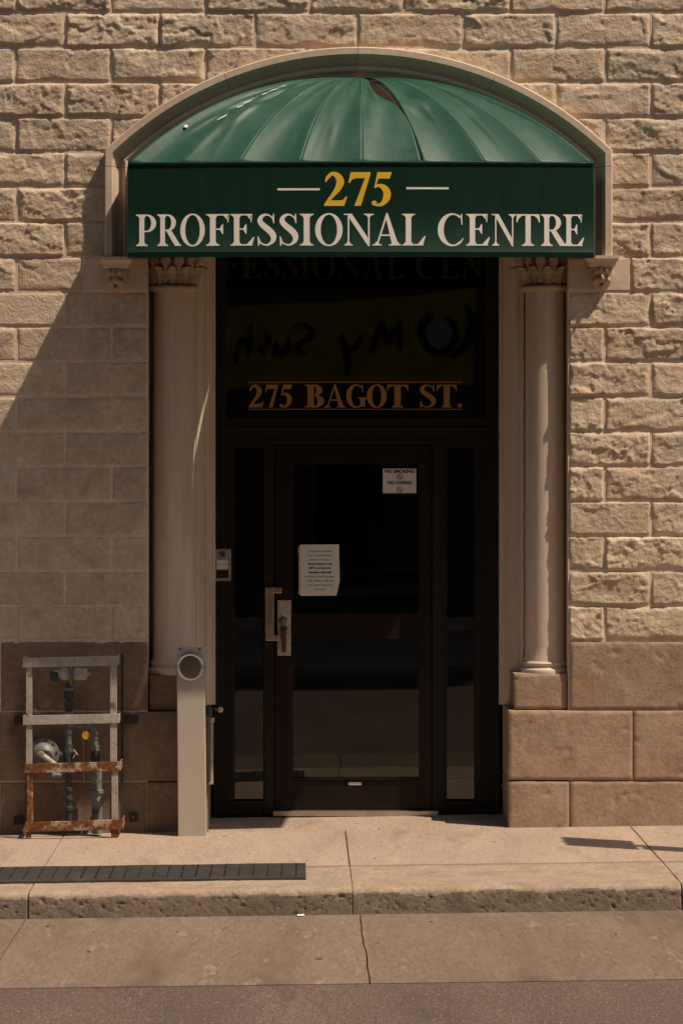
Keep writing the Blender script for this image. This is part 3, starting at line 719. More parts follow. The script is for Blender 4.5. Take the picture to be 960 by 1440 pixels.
    if c == '5': return .56, [poly((.17,1),(.56,1),(.50,.81),(.20,.81)), poly((.17,1),(.20,.81),(.135,.61),(.08,.52)), strokep([(.09,.55,.05),(.20,.605,.09),(.34,.55,.16),(.43,.40,.20),(.41,.22,.19),(.31,.07,.12),(.18,.025,.08),(.08,.065,.09)], 36), ringp(.085,.085,.075,.075,.001,.001,0,360,14)]
    if c == '.': return .2, [ringp(.1,.09,.095,.095,.001,.001,0,360,18)]
def letter_mesh(c, x0, x1, z0, z1, y, th=.0004, yf=None, bold=False):
    w, prims = glyph(c, .205 if bold else .155, .055 if bold else .045)
    bm = NB(); k = 0
    for kind, qs in prims:
        k += 1; dy = th + .00012*k
        for q in qs:
            pts = [(x0+(u/w)*(x1-x0), z0+v*(z1-z0)) for u, v in q]
            vs = [bm.verts.new((x, (yf(x) if yf else y)-dy, z)) for x, z in pts]
            try: bm.faces.new(vs)
            except ValueError: pass
    bmesh.ops.remove_doubles(bm, verts=bm.verts, dist=1e-5)
    me = bpy.data.meshes.new('letter'); 
    bmesh.ops.triangulate(bm, faces=bm.faces)
    for f in bm.faces:
        if f.normal.y > 0: f.normal_flip()
    bm.to_mesh(me); bm.free()
    return me

def btext(s, x, z, y, size, mat, parent, align='CENTER', bold=0.0, name='lettering', flip=False):
    cu = bpy.data.curves.new('t', 'FONT'); cu.body = s; cu.size = size; cu.align_x = align; cu.offset = bold; cu.resolution_u = 3
    o = bpy.data.objects.new('t', cu); COL.objects.link(o)
    bpy.context.view_layer.update()
    me = bpy.data.meshes.new_from_object(o.evaluated_get(bpy.context.evaluated_depsgraph_get()))
    bpy.data.objects.remove(o); bpy.data.curves.remove(cu)
    me.transform(Matrix.Translation((x, y, z)) @ Matrix.Rotation(math.pi/2, 4, 'X'))
    me.name = name; me.materials.clear()
    o = link(name, me, mat, parent)
    if parent.type == 'EMPTY': o.location = -parent.location
    return o

# gilded street number on the transom
gy = GY-.02-.002
for c, a, b in (('2',350,371),('7',372.5,391),('5',392.5,411),('B',428,456),('A',455,486),('G',486.5,515),('O',515.5,543.5),('T',543.5,574),('S',589,613),('T',613.5,642),('.',642.5,649.5)):
    p = W(a, 573, gy); q = W(b, 541, gy)
    link('letter', letter_mesh(c, p.x, q.x, p.z, q.z, gy, bold=True), letter_gold, transom)
for yy in (537.5, 575.5):
    bm = NB(); wbox(bm, 350, 650, yy-.5, yy+.5, gy-.002, gy-.0005); obj('rule_line', bm, letter_gold, transom)

# ------------------------------------------------------------------ awning
aw = empty('awning', (XX(507), 0, ZZ(362)))
tag(aw, 'green vinyl dome awning reading 275 PROFESSIONAL CENTRE, torn near its top', 'awning')
AP = .86; BOW = .055
FXL, FXR = XX(180, -AP), XX(834, -AP)
def vY(x):
    u = (x-(FXL+FXR)/2)/((FXR-FXL)/2); return -AP - BOW*(1-min(1, u*u))
VZ0, VZ1 = ZZ(362, -AP-.02), ZZ(229, -AP-.02)
WXL, WXR = XX(177), XX(837)
def place(o): o.location = -aw.location; return o
# front valance
bm = NB(); n = 48; rows = []
for i in range(n+1):
    x = FXL+(FXR-FXL)*i/n; y = vY(x); w = .002*math.sin(i*1.7)
    rows.append([bm.verts.new(p) for p in ((x,y,VZ0+w*.6),(x,y-.004,VZ0+.03),(x,y-.001,VZ0+.034),(x,y,VZ0+(VZ1-VZ0)*.5),(x,y,VZ1-.012),(x,y-.006,VZ1-.008),(x,y-.006,VZ1+.001),(x,y+.008,VZ1+.001),(x,y+.008,VZ0+w*.6))])
for p, q in zip(rows, rows[1:]):
    for k in range(9): bm.faces.new((p[k], p[(k+1) % 9], q[(k+1) % 9], q[k]))
bm.faces.new(rows[0]); bm.faces.new(rows[-1][::-1])
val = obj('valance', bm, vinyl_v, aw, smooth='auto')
def vletter(c, a, b, y0, y1, mat, name='letter', bold=False, back=False):
    yy = -AP-BOW*.7
    p = W(a, y1, yy); q = W(b, y0, yy)
    if not back:
        o = link(name, letter_mesh(c, p.x, q.x, p.z, q.z, 0, yf=lambda x: vY(x)-.0008, bold=bold), mat, val)
    else:
        o = link(name, letter_mesh(c, p.x, q.x, p.z, q.z, 0, th=0, yf=lambda x: vY(x)+.0125, bold=bold), mat, val)
LET = [('P',191,220),('R',221,255),('O',253.5,288),('F',290,322.5),('E',324,358.5),('S',361,389),('S',392,420),('I',421.5,441),('O',443,481.5),('N',483,525),('A',523,563.5),('L',565,598),('C',615,651.5),('E',655,689),('N',691,726),('T',725.5,759),('R',760.5,797),('E',792,822)]
for c, a, b in LET:
    vletter(c, a, b, 301, 345.5, letter_white)
    vletter(c, a, b, 301, 345.5, backlit_paint, 'letter_backlit_paint', back=True)  # rear copy of the letter, its backlight painted as pale colour
for c, a, b in (('2',455.5,488),('7',489.5,520.5),('5',521.5,550.5)): vletter(c, a, b, 242.5, 290, letter_yellow, bold=True)
for a, b, yy in ((390, 449.5, 266.5), (571, 630.5, 265)):
    x0, x1 = XX(a, -AP-.04), XX(b, -AP-.04); z = ZZ(yy, -AP-.04); bm = NB()
    for i in range(8):
        p, q = x0+(x1-x0)*i/8, x0+(x1-x0)*(i+1)/8
        bm.faces.new([bm.verts.new(c) for c in ((p,vY(p)-.0012,z-.0055),(q,vY(q)-.0012,z-.0055),(q,vY(q)-.0012,z+.0055),(p,vY(p)-.0012,z+.0055))])
    obj('dash', bm, letter_white, val)
for fx, wx in ((FXL, WXL), (FXR, WXR)):
    bm = NB(); s = 1 if fx > 0 else -1
    vs = []
    for t in [i/10 for i in range(11)]:
        x = fx+(wx-fx)*t; y = -AP+(AP-.01)*t
        vs.append([bm.verts.new((x, y, VZ0+.07*t)), bm.verts.new((x, y, VZ1)), bm.verts.new((x-s*.006, y, VZ1)), bm.verts.new((x-s*.006, y, VZ0+.07*t))])
    for p, q in zip(vs, vs[1:]):
        for k in range(4): bm.faces.new((p[k], p[(k+1) % 4], q[(k+1) % 4], q[k]))
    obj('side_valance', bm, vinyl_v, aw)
# dome
A = W(506, 111, -.01); RISE = A.z-VZ1; QR = 499/327.0
def gprof(t):
    t = min(1, t); return (math.sqrt(QR*QR-t*t)-math.sqrt(QR*QR-1))/(QR-math.sqrt(QR*QR-1))
def perim(u):          # u: 0 wall left, 1 front-left corner, 2..9 front, then wall right at 10
    kn = [180, 255, 337, 422, 509, 596, 682, 760, 834]
    if u <= 1: return Vector((WXL+(FXL-WXL)*u, -.01-(AP-.01)*u, VZ1))
    if u >= 9: return Vector((FXR+(WXR-FXR)*(u-9), -AP+(AP-.01)*(u-9), VZ1))
    k = min(int(u-1), 7); f = u-1-k; x = XX(kn[k]+(kn[k+1]-kn[k])*f, -AP-BOW*.6); x = max(FXL, min(FXR, x))
    return Vector((x, vY(x), VZ1))
def dome(u, t):
    B = perim(u); p = A.lerp(B, t); p.z = VZ1+RISE*gprof(t); return p
def tearw(t):
    if t < .06: return 0
    if t < .62: return .42*math.sin((t-.06)/.56*math.pi)**1.1*(1 - .25*(t-.06)/.56) + .03
    return .03+.015*math.sin(t*14)
crs = random.Random(11); CR_ = {k: [(crs.uniform(.15, .85), crs.uniform(-.9, .9), crs.uniform(.35, .85), crs.uniform(.07, .15), crs.choice((-1, 1))*crs.uniform(.002, .005)) for _ in range(3)] for k in range(10)}
def crease(k, v, t):
    s_ = 0
    for v0, sl, t0, ln, am in CR_[k]:
        d_ = abs(v-v0-sl*(t-t0)); s_ += am*max(0, 1-d_/.11)*math.exp(-((t-t0)/ln)**2)
    return s_*min(1, v*8, (1-v)*8)
for k in range(10):
    bm = NB(); nu, nt_ = 28, 54; rows = []
    for i in range(nt_+1):
        t = .02+.98*i/nt_; row = []
        for j in range(nu+1):
            v = j/nu; vv = v
            if k == 5-0 and False: pass
            if k == 5:       # torn panel: its right seam has pulled away
                vv = v*(1-tearw(t))
            p = dome(k+vv, t)
            n_ = (dome(min(10, k+vv+.05), t)-dome(max(0, k+vv-.05), t)).cross(dome(k+vv, min(1, t+.01))-dome(k+vv, t-.01)).normalized()
            if n_.z < 0: n_ = -n_
            sag = math.sin(math.pi*v)*t*((.022+.008*math.sin(k*2.3)) if 1 <= k <= 8 else .010)
            wr = crease(k, v, t) + .005*float(fbm(np.array([k*3.1+v*2.2]), np.array([t*4.0]), 5+k, 3)[0])*math.sin(math.pi*min(1, v*1.0))*math.sin(math.pi*min(1, t))
            if k == 5: sag += .05*math.exp(-((t-.42)/.22)**2)*v**1.5 + .012*math.sin((v*1.6+t*2.6)*5)*math.exp(-((t-.5)/.25)**2)*math.sin(math.pi*v)
            if k == 6: wr += .016*math.exp(-((t-.63)/.045)**2)*math.exp(-((v-.45)/.3)**2) - .016*math.exp(-((t-.52)/.06)**2)*math.exp(-((v-.42)/.3)**2) - .012*math.exp(-((t-.72)/.08)**2)*math.exp(-((v-.35)/.3)**2)
            if k in (1, 2): wr += .014*math.exp(-((v-(1.15-t*.9 if k == 1 else .35-.2*t))/.10)**2)*math.sin(t*17+k)*math.exp(-((t-.6)/.25)**2)
            if k in (3, 4): wr += .004*math.sin(v*9+t*7)*math.sin(math.pi*t)
            row.append(bm.verts.new(p - n_*sag + n_*wr))
        rows.append(row)
    for p, q in zip(rows, rows[1:]):
        for j in range(nu): bm.faces.new((p[j], p[j+1], q[j+1], q[j]))
    o = obj('canopy_panel', bm, vinyl, aw, smooth=True)
    s = o.modifiers.new('solid', 'SOLIDIFY'); s.thickness = .003; s.offset = -1
    if k == 5: o['label'] = 'torn green panel gaping open along its seam'
for k in range(1, 10):
    bm = NB(); tube(bm, [dome(k, .03+.93*i/40)+Vector((0, 0, -.034)) for i in range(41)], .010, 8); obj('frame_rib', bm, galv, aw, smooth=True)
    bm = NB(); off = 0
    tube(bm, [dome(k, .03+.97*i/40)+Vector((0, 0, -.0005)) for i in range(41)], .0019, 6)
    obj('seam', bm, vinyl, aw, smooth=True)
# scuffed tears on the left panels
def scuff(pts, w, mat=torn_white):
    bm = NB(); prev = None
    for i, (u, t) in enumerate(pts):
        p = dome(u, t)+Vector((0, -.004, .006)); q = dome(u+w*(.4+.6*math.sin(math.pi*i/(len(pts)-1))), t+w*.25)+Vector((0, -.004, .006))
        c = (bm.verts.new(p), bm.verts.new(q))
        if prev: bm.faces.new((prev[0], prev[1], c[1], c[0]))
        prev = c
    obj('scuff', bm, mat, aw)
scuff([(1.93+.03*math.sin(i*2.1), .40+.018*i) for i in range(9)], .05)
scuff([(1.90+.04*math.sin(i*1.7), .60+.012*i) for i in range(7)], .035)
scuff([(1.86+.03*math.sin(i*1.3), .72+.012*i) for i in range(5)], .03)
bm = NB(); p = dome(1.22, .80); lathe(bm, p+Vector((0,-.001,-.006)), (0,-.7,.7), [(.011,0),(.012,.003),(.006,.005)], 10); obj('patch_spot', bm, torn_white, aw)
# top piping of the valance and wall clamp bar
bm = NB(); tube(bm, [Vector((FXL+(FXR-FXL)*i/30, vY(FXL+(FXR-FXL)*i/30)-.001, VZ1+.002)) for i in range(31)], .0045, 8); obj('piping', bm, vinyl, aw, smooth=True)
bm = NB(); tube(bm, [dome(0, .02+.98*i/40)+Vector((0, .0, -.004)) for i in range(41)] , .008, 6); tube(bm, [dome(10, .02+.98*i/40)+Vector((0, .0, -.004)) for i in range(41)], .008, 6); obj('wall_bar', bm, galv, aw, smooth=True)

# ------------------------------------------------------------------ papers on the door
ny = d0+.02
def sheet_poly(name, pts, y, mat, th=.002, parent=None):
    bm = NB(); f = [bm.verts.new((*W(px, py, y).xz,)[:1] + (y-th,) + (W(px, py, y).z,)) for px, py in pts]
    b = [bm.verts.new((v.co.x, y-.0008, v.co.z)) for v in f]
    bm.faces.new(f); bm.faces.new(b[::-1])
    for k in range(len(f)): bm.faces.new((f[k], f[(k+1) % len(f)], b[(k+1) % len(f)], b[k]))
    return obj(name, bm, mat, parent)
np_ = sheet_poly('notice_paper', [(422.5,766),(476.5,765.5),(477.5,817),(473,837.5),(423.5,838),(420.5,835),(421.5,800),(419,772)], ny, white_paper)
tag(np_, 'white printed paper notice taped to the dark door glass', 'notice')
lines = [("Cornerstone Medical",0),("Clinic is open Monday",0),("8:15am to 4:30pm",0),("Use the buzzer to the",1),("LEFT to be let in by",1),("Reception desk staff",1),("(closed for lunch between",0),("12:00-1:00pm - calls will",0),("not be answered during",0),("this time)",0)]
for i, (s_, b_) in enumerate(lines):
    p = W(449.5, 776.2+i*5.95, ny); btext(s_, p.x, p.z, ny-.0028, .0165, black, np_, bold=.0007 if b_ else 0)
bm = NB(); wbox(bm, 419.8, 422.3, 768, 836, ny-.0032, ny-.0022); obj('binder_strip', bm, dull_plate, np_)
ns = sheet_poly('no_smoking_sign', [(538,659),(585,659),(585,693.5),(538,693.5)], ny, white_paper)
tag(ns, 'small white NO SMOKING NO VAPING sign on the upper door glass', 'sign')
p = W(561.5, 665, ny); btext('NO SMOKING', p.x, p.z, ny-.0028, .0275, black, ns, bold=.0012)
p = W(561.5, 681, ny); btext('NO VAPING', p.x, p.z, ny-.0028, .0265, black, ns, bold=.0012)
for yy in (670.5, 688.5):
    c = W(562, yy, ny); bm = NB()
    for k in range(24):
        t0, t1 = 2*math.pi*k/24, 2*math.pi*(k+1)/24
        bm.faces.new([bm.verts.new((c.x+r*math.cos(t), ny-.0028, c.z+r*math.sin(t))) for r, t in ((.0185,t0),(.0185,t1),(.0135,t1),(.0135,t0))])
    bar(bm, (c.x-.012, ny-.0032, c.z+.012), (c.x+.012, ny-.0032, c.z-.012), .0006, .004, Vector((.7,0,.7)))
    obj('prohibition_ring', bm, red, ns)
    bm = NB(); box(bm, c.x-.010, c.x+.009, ny-.0027, ny-.0023, c.z-.002, c.z+.0015); obj('cigarette_mark', bm, black, ns)
# intercom
ic = empty('intercom', W(313.5, 817, SY)); tag(ic, 'small grey intercom with lens and keypad on left door frame', 'intercom')
iy = SY-.001
bm = NB(); wbox(bm, 302, 325, 772, 817, iy-.022, iy); obj('plate', bm, grey_plate, ic, bevel=.003)
bm = NB(); q = W(312.5, 779, iy-.022); lathe(bm, q, (0,-1,0), [(.018,0),(.018,.003),(.013,.004),(.010,.001)], 20); obj('lens', bm, pipe_dark, ic, smooth='auto')
bm = NB(); wbox(bm, 305, 320.5, 787.5, 793, iy-.026, iy-.021); wbox(bm, 305, 320.5, 794, 800.5, iy-.026, iy-.021); obj('label_strip', bm, white_paper, ic)
bm = NB(); wbox(bm, 304.5, 321, 802, 813, iy-.026, iy-.021); obj('keypad', bm, black, ic)

# ------------------------------------------------------------------ door opener post
po = empty('push_plate_post', (XX(269, -.15), -.12, gz(XX(269)))); tag(po, 'tall grey-beige post with round chrome push plate left of the door', 'post')
yf, ybk = -.20, -.09
bm = NB()
q = [(248.5, 910), (287.5, 910), (290, 1179), (250.5, 1179)]
fr = [bm.verts.new(W(px, py, yf)) for px, py in q]; bk = [bm.verts.new((v.co.x, ybk, v.co.z)) for v in fr]
bm.faces.new(fr); bm.faces.new(bk[::-1])
for k in range(4): bm.faces.new((fr[k], fr[(k+1) % 4], bk[(k+1) % 4], bk[k]))
obj('post_body', bm, post_paint, po, bevel=.004)
c = W(267.7, 937, yf)
bm = NB(); lathe(bm, c, (0,-1,0), [(.082,-.002),(.082,.010),(.079,.018),(.071,.022),(.064,.018),(.060,.016)], 40); obj('push_plate_rim', bm, chrome, po, smooth='auto')
bm = NB(); lathe(bm, c, (0,-1,0), [(.066,.0),(.066,.0155),(.050,.018),(.0,.019)], 40); obj('push_plate', bm, brushed_dark, po, smooth='auto')
for px in (253.5, 281):
    bm = NB(); lathe(bm, W(px, 912.8, yf), (0,-1,0), [(.006,-.001),(.006,.003),(.003,.004)], 10); obj('screw', bm, dark_iron, po)

# outdoor tap and conduit beside the post
tp = empty('wall_tap', (XX(300), -.02, ZZ(1010))); tag(tp, 'small dark wall tap above a grey conduit beside the post', 'tap')
bm = NB(); tube(bm, [W(290, 998, .04), W(290.5, 998, -.03), W(293, 996, -.07)], .018, 10); tube(bm, [W(291, 992, -.06), W(294, 1000, -.06), W(296, 1007, -.06)], [.014,.02,.014], 10); obj('valve_body', bm, pipe_dark, tp, smooth=True)
bm = NB(); tube(bm, [W(296, 996, -.06), W(308, 998.5, -.06)], .008, 8); obj('valve_stem', bm, pipe_dark, tp, smooth=True)
bm = NB(); lathe(bm, W(307, 998, -.06), (1,-.2,0), [(.012,0),(.016,.004),(.016,.02),(.010,.026)], 12); obj('knob', bm, pipe_white, tp, smooth='auto')
bm = NB(); tube(bm, [W(297.5, 1009, -.045), W(297.5, 1016, -.045)], .017, 10); obj('conduit_collar', bm, pipe_white, tp, smooth='auto')
bm = NB(); tube(bm, [W(297, 1016, -.045), W(297, 1101, -.045)], .013, 10); bar(bm, W(294, 1101, -.045), W(300, 1101, -.045), .04, .012); obj('conduit', bm, pvc, tp, smooth='auto')

# ------------------------------------------------------------------ gas meter set
gm = empty('gas_meter_set', (XX(105, -.1), -.10, gz(XX(105)))); tag(gm, 'grey gas pipes with round regulator behind the rusty guard', 'gas meter')
gy0 = -.11
def gp(px, py, y=gy0): return W(px, py, y)
bm = NB(); tube(bm, [gp(97, 960), gp(97, 968), gp(97, 985), gp(97.5, 1003), gp(97.5, 1015)], .018, 12)
lathe(bm, gp(97, 982), (0,0,1), [(.026,0),(.029,.008),(.029,.03),(.026,.038)], 8); lathe(bm, gp(97, 996), (0,0,1), [(.022,0),(.024,.008),(.024,.03),(.022,.038)], 12)
obj('upper_riser', bm, pipe_dark, gm, smooth='auto')
bm = NB(); tube(bm, [gp(97.5, 1012), gp(97, 1050)], .019, 12); tube(bm, [gp(97, 1020), gp(122, 1020.5)], .018, 12)
lathe(bm, gp(97, 1033), (0,0,1), [(.022,0),(.026,.006),(.026,.024),(.022,.03)], 12); obj('riser_tee', bm, pipe_grey, gm, smooth='auto')
bm = NB(); tube(bm, [gp(97, 1046), gp(96, 1060), gp(96, 1076)], [.026,.036,.026], 12); tube(bm, [gp(84, 1062), gp(100, 1062), gp(106, 1060)], [.022,.028,.012], 10); tube(bm, [gp(100,1070), gp(107,1060)], .009, 8); obj('shutoff_valve', bm, pipe_dark, gm, smooth='auto')
bm = NB(); tube(bm, [gp(96.5, 1074), gp(97, 1100), gp(97.5, 1172)], .017, 12)
for yy in (1090, 1113, 1126, 1140): lathe(bm, gp(97.2, yy), (0,0,1), [(.018,0),(.026,.004),(.026,.022),(.018,.026)], 10)
obj('lower_riser', bm, pipe_dark, gm, smooth='auto')
# elbow and down pipe
bm = NB(); pts = [gp(118, 1020.5)] + [gp(122+11*math.sin(t), 1020.5+11*(1-math.cos(t))) for t in [i/8*math.pi/2 for i in range(9)]] + [gp(133, 1040)]
tube(bm, pts, .026, 14); lathe(bm, gp(122, 1020.5), (1,0,0), [(.026,-.01),(.031,-.006),(.031,.012),(.026,.016)], 14); lathe(bm, gp(133, 1034), (0,0,1), [(.026,0),(.031,.004),(.031,.018),(.026,.022)], 14)
obj('elbow', bm, pipe_grey, gm, smooth='auto')
bm = NB(); tube(bm, [gp(133, 1034), gp(133.5, 1058), gp(134, 1074)], .023, 14); lathe(bm, gp(133.5, 1056), (0,0,1), [(.023,0),(.029,.003),(.029,.03),(.023,.034)], 10); obj('down_pipe', bm, pipe_grey, gm, smooth='auto')
bm = NB(); tube(bm, [gp(134, 1056), gp(134.5, 1070), gp(135.5, 1090)], .026, 14); lathe(bm, gp(130, 1066, gy0-.02), (-.2,-1,0), [(.012,0),(.012,.015),(.006,.018)], 10); obj('union_fitting', bm, pipe_dark, gm, smooth='auto')
bm = NB(); tube(bm, [gp(136, 1084), gp(136.5, 1125), gp(137, 1172)], .030, 16)
lathe(bm, gp(137, 1116), (0,0,1), [(.030,0),(.038,.004),(.038,.020),(.030,.026)], 16); lathe(bm, gp(137, 1128), (0,0,1), [(.030,0),(.034,.003),(.034,.012),(.030,.016)], 16); obj('entry_pipe', bm, pipe_grey, gm, smooth='auto')
# top regulator
bm = NB(); lathe(bm, gp(88, 948), (1,0,0), [(.012,-.07),(.022,-.06),(.024,-.01),(.034,0),(.036,.04),(.030,.05),(.026,.06),(.034,.066),(.034,.13),(.030,.14),(.02,.142),(.012,.142),(.010,.158)], 20); obj('top_regulator', bm, pipe_white, gm, smooth='auto')
bm = NB(); lathe(bm, gp(99, 949), (1,0,0), [(.02,0),(.058,.0),(.060,.003),(.060,.011),(.058,.014),(.02,.014)], 24); obj('regulator_flange', bm, pipe_grey, gm, smooth='auto')
bm = NB(); lathe(bm, gp(71, 950), (1,0,0), [(.026,0),(.030,.006),(.030,.045),(.024,.05)], 12); obj('vent_cap', bm, pipe_dark, gm, smooth='auto')
# diaphragm regulator
c = gp(62, 1061, gy0)
ax = Vector((-.22, -1, .12))
bm = NB(); lathe(bm, c, ax, [(.05,-.03),(.085,-.012),(.092,-.008),(.092,.006),(.070,.010),(.066,.030),(.050,.050),(.028,.060),(.020,.062)], 32); obj('diaphragm_regulator', bm, regul_grey, gm, smooth='auto')
for k in range(10):
    t = 2*math.pi*k/10; s1 = ax.orthogonal().normalized(); s2 = ax.normalized().cross(s1)
    bm = NB(); lathe(bm, c+(s1*math.cos(t)+s2*math.sin(t))*.081, ax, [(.007,.0),(.007,.012),(.004,.014)], 6); obj('flange_bolt', bm, pipe_dark, gm)
bm = NB(); lathe(bm, c+ax.normalized()*.05+Vector((.0,0,-.002)), ax, [(.026,0),(.028,.01),(.028,.03),(.02,.036)], 16); obj('spring_cap', bm, regul_grey, gm, smooth='auto')
bm = NB(); tube(bm, [gp(60,1062,gy0-.08), gp(70, 1070, gy0-.06), gp(78, 1077, gy0-.05)], [.016,.02,.022], 12); obj('regulator_arm', bm, pipe_white, gm, smooth='auto')
bm = NB(); tube(bm, [gp(74, 1090, gy0-.03), gp(84, 1090, gy0-.03), gp(90, 1086)], [.02,.017,.012], 10); obj('relief_plug', bm, pipe_grey, gm, smooth='auto')
for yy in (972, 1006): 
    bm = NB(); lathe(bm, gp(97.2, yy), (0,0,1), [(.020,0),(.030,.004),(.031,.012),(.030,.020),(.020,.024)], 6); obj('hex_nut', bm, pipe_grey, gm)
for dy in (-.045, .045):
    for dx in (-.006,):
        bm = NB(); lathe(bm, gp(99, 949)+Vector((dx, -.02, dy)), (1,0,0), [(.006,0),(.006,.028)], 6); obj('flange_bolt', bm, dark_iron, gm)
bm = NB(); bar(bm, gp(104, 1054, gy0-.03), gp(110, 1062, gy0-.03), .014, .006); bar(bm, gp(103, 1066, gy0-.03), gp(108, 1058, gy0-.03), .010, .006); obj('valve_wing', bm, pipe_white, gm)
bm = NB(); tube(bm, [gp(121.5, 1022, gy0-.035), gp(121.5, 1030, gy0-.042)], .002, 6); obj('tag_wire', bm, dark_iron, gm)
bm = NB(); lathe(bm, gp(121.5, 1034, gy0-.04), (0,-1,0), [(.0235,0),(.0235,.003)], 24); obj('yellow_tag', bm, yellow_tag, gm)

# guard cage
cg = empty('meter_guard', (XX(100, -.2), -.15, gz(XX(100)))); tag(cg, 'rusty grey iron guard frame standing round the gas meter', 'guard frame')
cy = -.235
rails = [((32,932),(166,929),13.5,cage_paint), ((32.5,1013),(168,1010.5),13,cage_paint), ((34.5,1081),(170,1077.5),13,cage_rust), ((35.5,1163.5),(173,1159),13.5,cage_rust)]
for (a, b, w_, m_) in rails:
    bm = NB(); pa, pb = W(*a, cy), W(*b, cy)
    h = w_/K/2
    f = [bm.verts.new(v) for v in (pa-Vector((0,0,h)), pb-Vector((0,0,h)), pb+Vector((0,0,h)), pa+Vector((0,0,h)))]
    r = [bm.verts.new(v.co+Vector((0,.008,0))) for v in f]
    bm.faces.new(f); bm.faces.new(r[::-1])
    for k in range(4): bm.faces.new((f[k], f[(k+1) % 4], r[(k+1) % 4], r[k]))
    # return leg of the bent bar towards the wall
    for v_, s_ in ((pa, -1), (pb, 1)):
        x0, x1 = sorted((v_.x, v_.x-s_*.008)); box(bm, x0, x1, cy+.0085, -.035, v_.z-h+.002, v_.z+h-.002)
    obj('rail', bm, m_, cg, bevel=.002)
for (a, b, t_, bt, m_) in ((36.8, 45.5, 937, 1075, cage_paint), (155, 164.5, 936, 1074, cage_paint), (37.8, 46.5, 1074, 1158, cage_rust), (157, 166, 1073, 1157, cage_paint)):
    bm = NB(); wbox(bm, a, b, t_, bt, cy+.0085, cy+.030); 
    obj('upright', bm, m_, cg, bevel=.002)
for px in (172, 38):
    bm = NB(); wbox(bm, px-2, px+2, 920 if px > 100 else 930, 1166, -.050, -.036); obj('rear_upright', bm, dark_iron, cg)
for (a, b, yy) in ((20, 33, 1013), (168, 194, 1012), (20, 34, 1154), (182, 194, 1150)):
    bm = NB(); wbox(bm, a, b, yy-6, yy+6, -.045, -.02); lathe(bm, W((a+b)/2, yy, -.045), (0,-1,0), [(.014,-.003),(.014,.008),(.008,.012)], 6); obj('wall_bracket', bm, dark_iron, cg, bevel=.003)
for px in (40, 160):
    bm = NB(); x = XX(px, cy); box(bm, x-.015, x+.015, cy+.009, cy+.03, gz(x)-.01, ZZ(1160, cy)); obj('foot', bm, cage_rust, cg)

# ------------------------------------------------------------------ rubber strip on the pavement
ms = empty('rubber_ramp_strip', (XX(200, -1.5), -1.6, gz(XX(200)))); tag(ms, 'long black slotted rubber strip lying along the kerb edge', 'rubber strip')
y0, y1 = -1.86, -1.36; xe = XX(430, -1.6)
x0 = -3.4
bm = NB(); n = 40; rows = []
for i in range(n+1):
    x = x0+(xe-x0)*i/n; z = gz(x)-.002; w = .003*math.sin(i*.9)
    rows.append([bm.verts.new(p) for p in ((x,y0,z-.02),(x,y0+.004,z+.010),(x,y0+.03,z+.016+w*.3),(x,y1-.03,z+.017+w*.3),(x,y1-.004,z+.010),(x,y1,z-.02))])
for p, q in zip(rows, rows[1:]):
    for k in range(5): bm.faces.new((p[k], p[k+1], q[k+1], q[k]))
bm.faces.new(rows[-1]); bm.faces.new(rows[0])
obj('strip_body', bm, mat_rubber, ms, smooth='auto')
x = xe-.05; bm = NB()
while x > -2.6:
    for k in range(9):
        yy = y0+.04+k*.049
        box(bm, x-.004, x+.004, yy, yy+.020, gz(x)+.010, gz(x)+.0172)
    x -= .073
o = obj('slots', bm, mat_slot, ms); o['kind'] = 'stuff'

# litter by the kerb
bm = NB(); c = W(423, 1286.5, -2.22); z = gz(c.x)-KH+.006
f = [bm.verts.new(p) for p in ((c.x-.018, -2.225, z), (c.x+.018, -2.23, z+.002), (c.x+.016, -2.21, z+.006), (c.x-.016, -2.205, z+.004))]; bm.faces.new(f)
o = obj('paper_scrap', bm, litter_m); o.modifiers.new('s', 'SOLIDIFY').thickness = .002; tag(o, 'tiny white paper scrap in the gutter against the kerb', 'litter')
yy = -3.45; c = Vector((EX+(449-CX)/K*(D+yy)/D, yy, 0)); z = gz(c.x)-KH+.0165
bm = NB(); bm.faces.new([bm.verts.new(p) for p in ((c.x-.018, yy-.01, z), (c.x+.02, yy-.004, z+.001), (c.x+.012, yy+.014, z+.003), (c.x-.012, yy+.01, z+.001))])
o = obj('plastic_scrap', bm, litter_b); o.modifiers.new('s', 'SOLIDIFY').thickness = .0015; tag(o, 'tiny blue plastic scrap lying on the concrete gutter', 'litter')

# ------------------------------------------------------------------ street sign standing just outside the frame (its shadow falls on the pavement)
sp = empty('street_sign', (2.78, -1.475, gz(2.78))); tag(sp, 'rectangular street sign on steel post, seen by its pavement shadow at right', 'street sign')
bm = NB(); box(bm, 2.755, 2.805, -1.50, -1.45, gz(2.78)-.01, 2.95); obj('sign_post', bm, galv, sp)
bm = NB(); box(bm, 2.75, 2.754, -1.62, -1.28, 2.22, 2.92); obj('sign_plate', bm, sign_green, sp, bevel=.001)
bm = NB(); box(bm, 2.75, 2.754, -1.60, -1.43, 1.50, 2.17); obj('sign_plate', bm, sign_green, sp, bevel=.001)

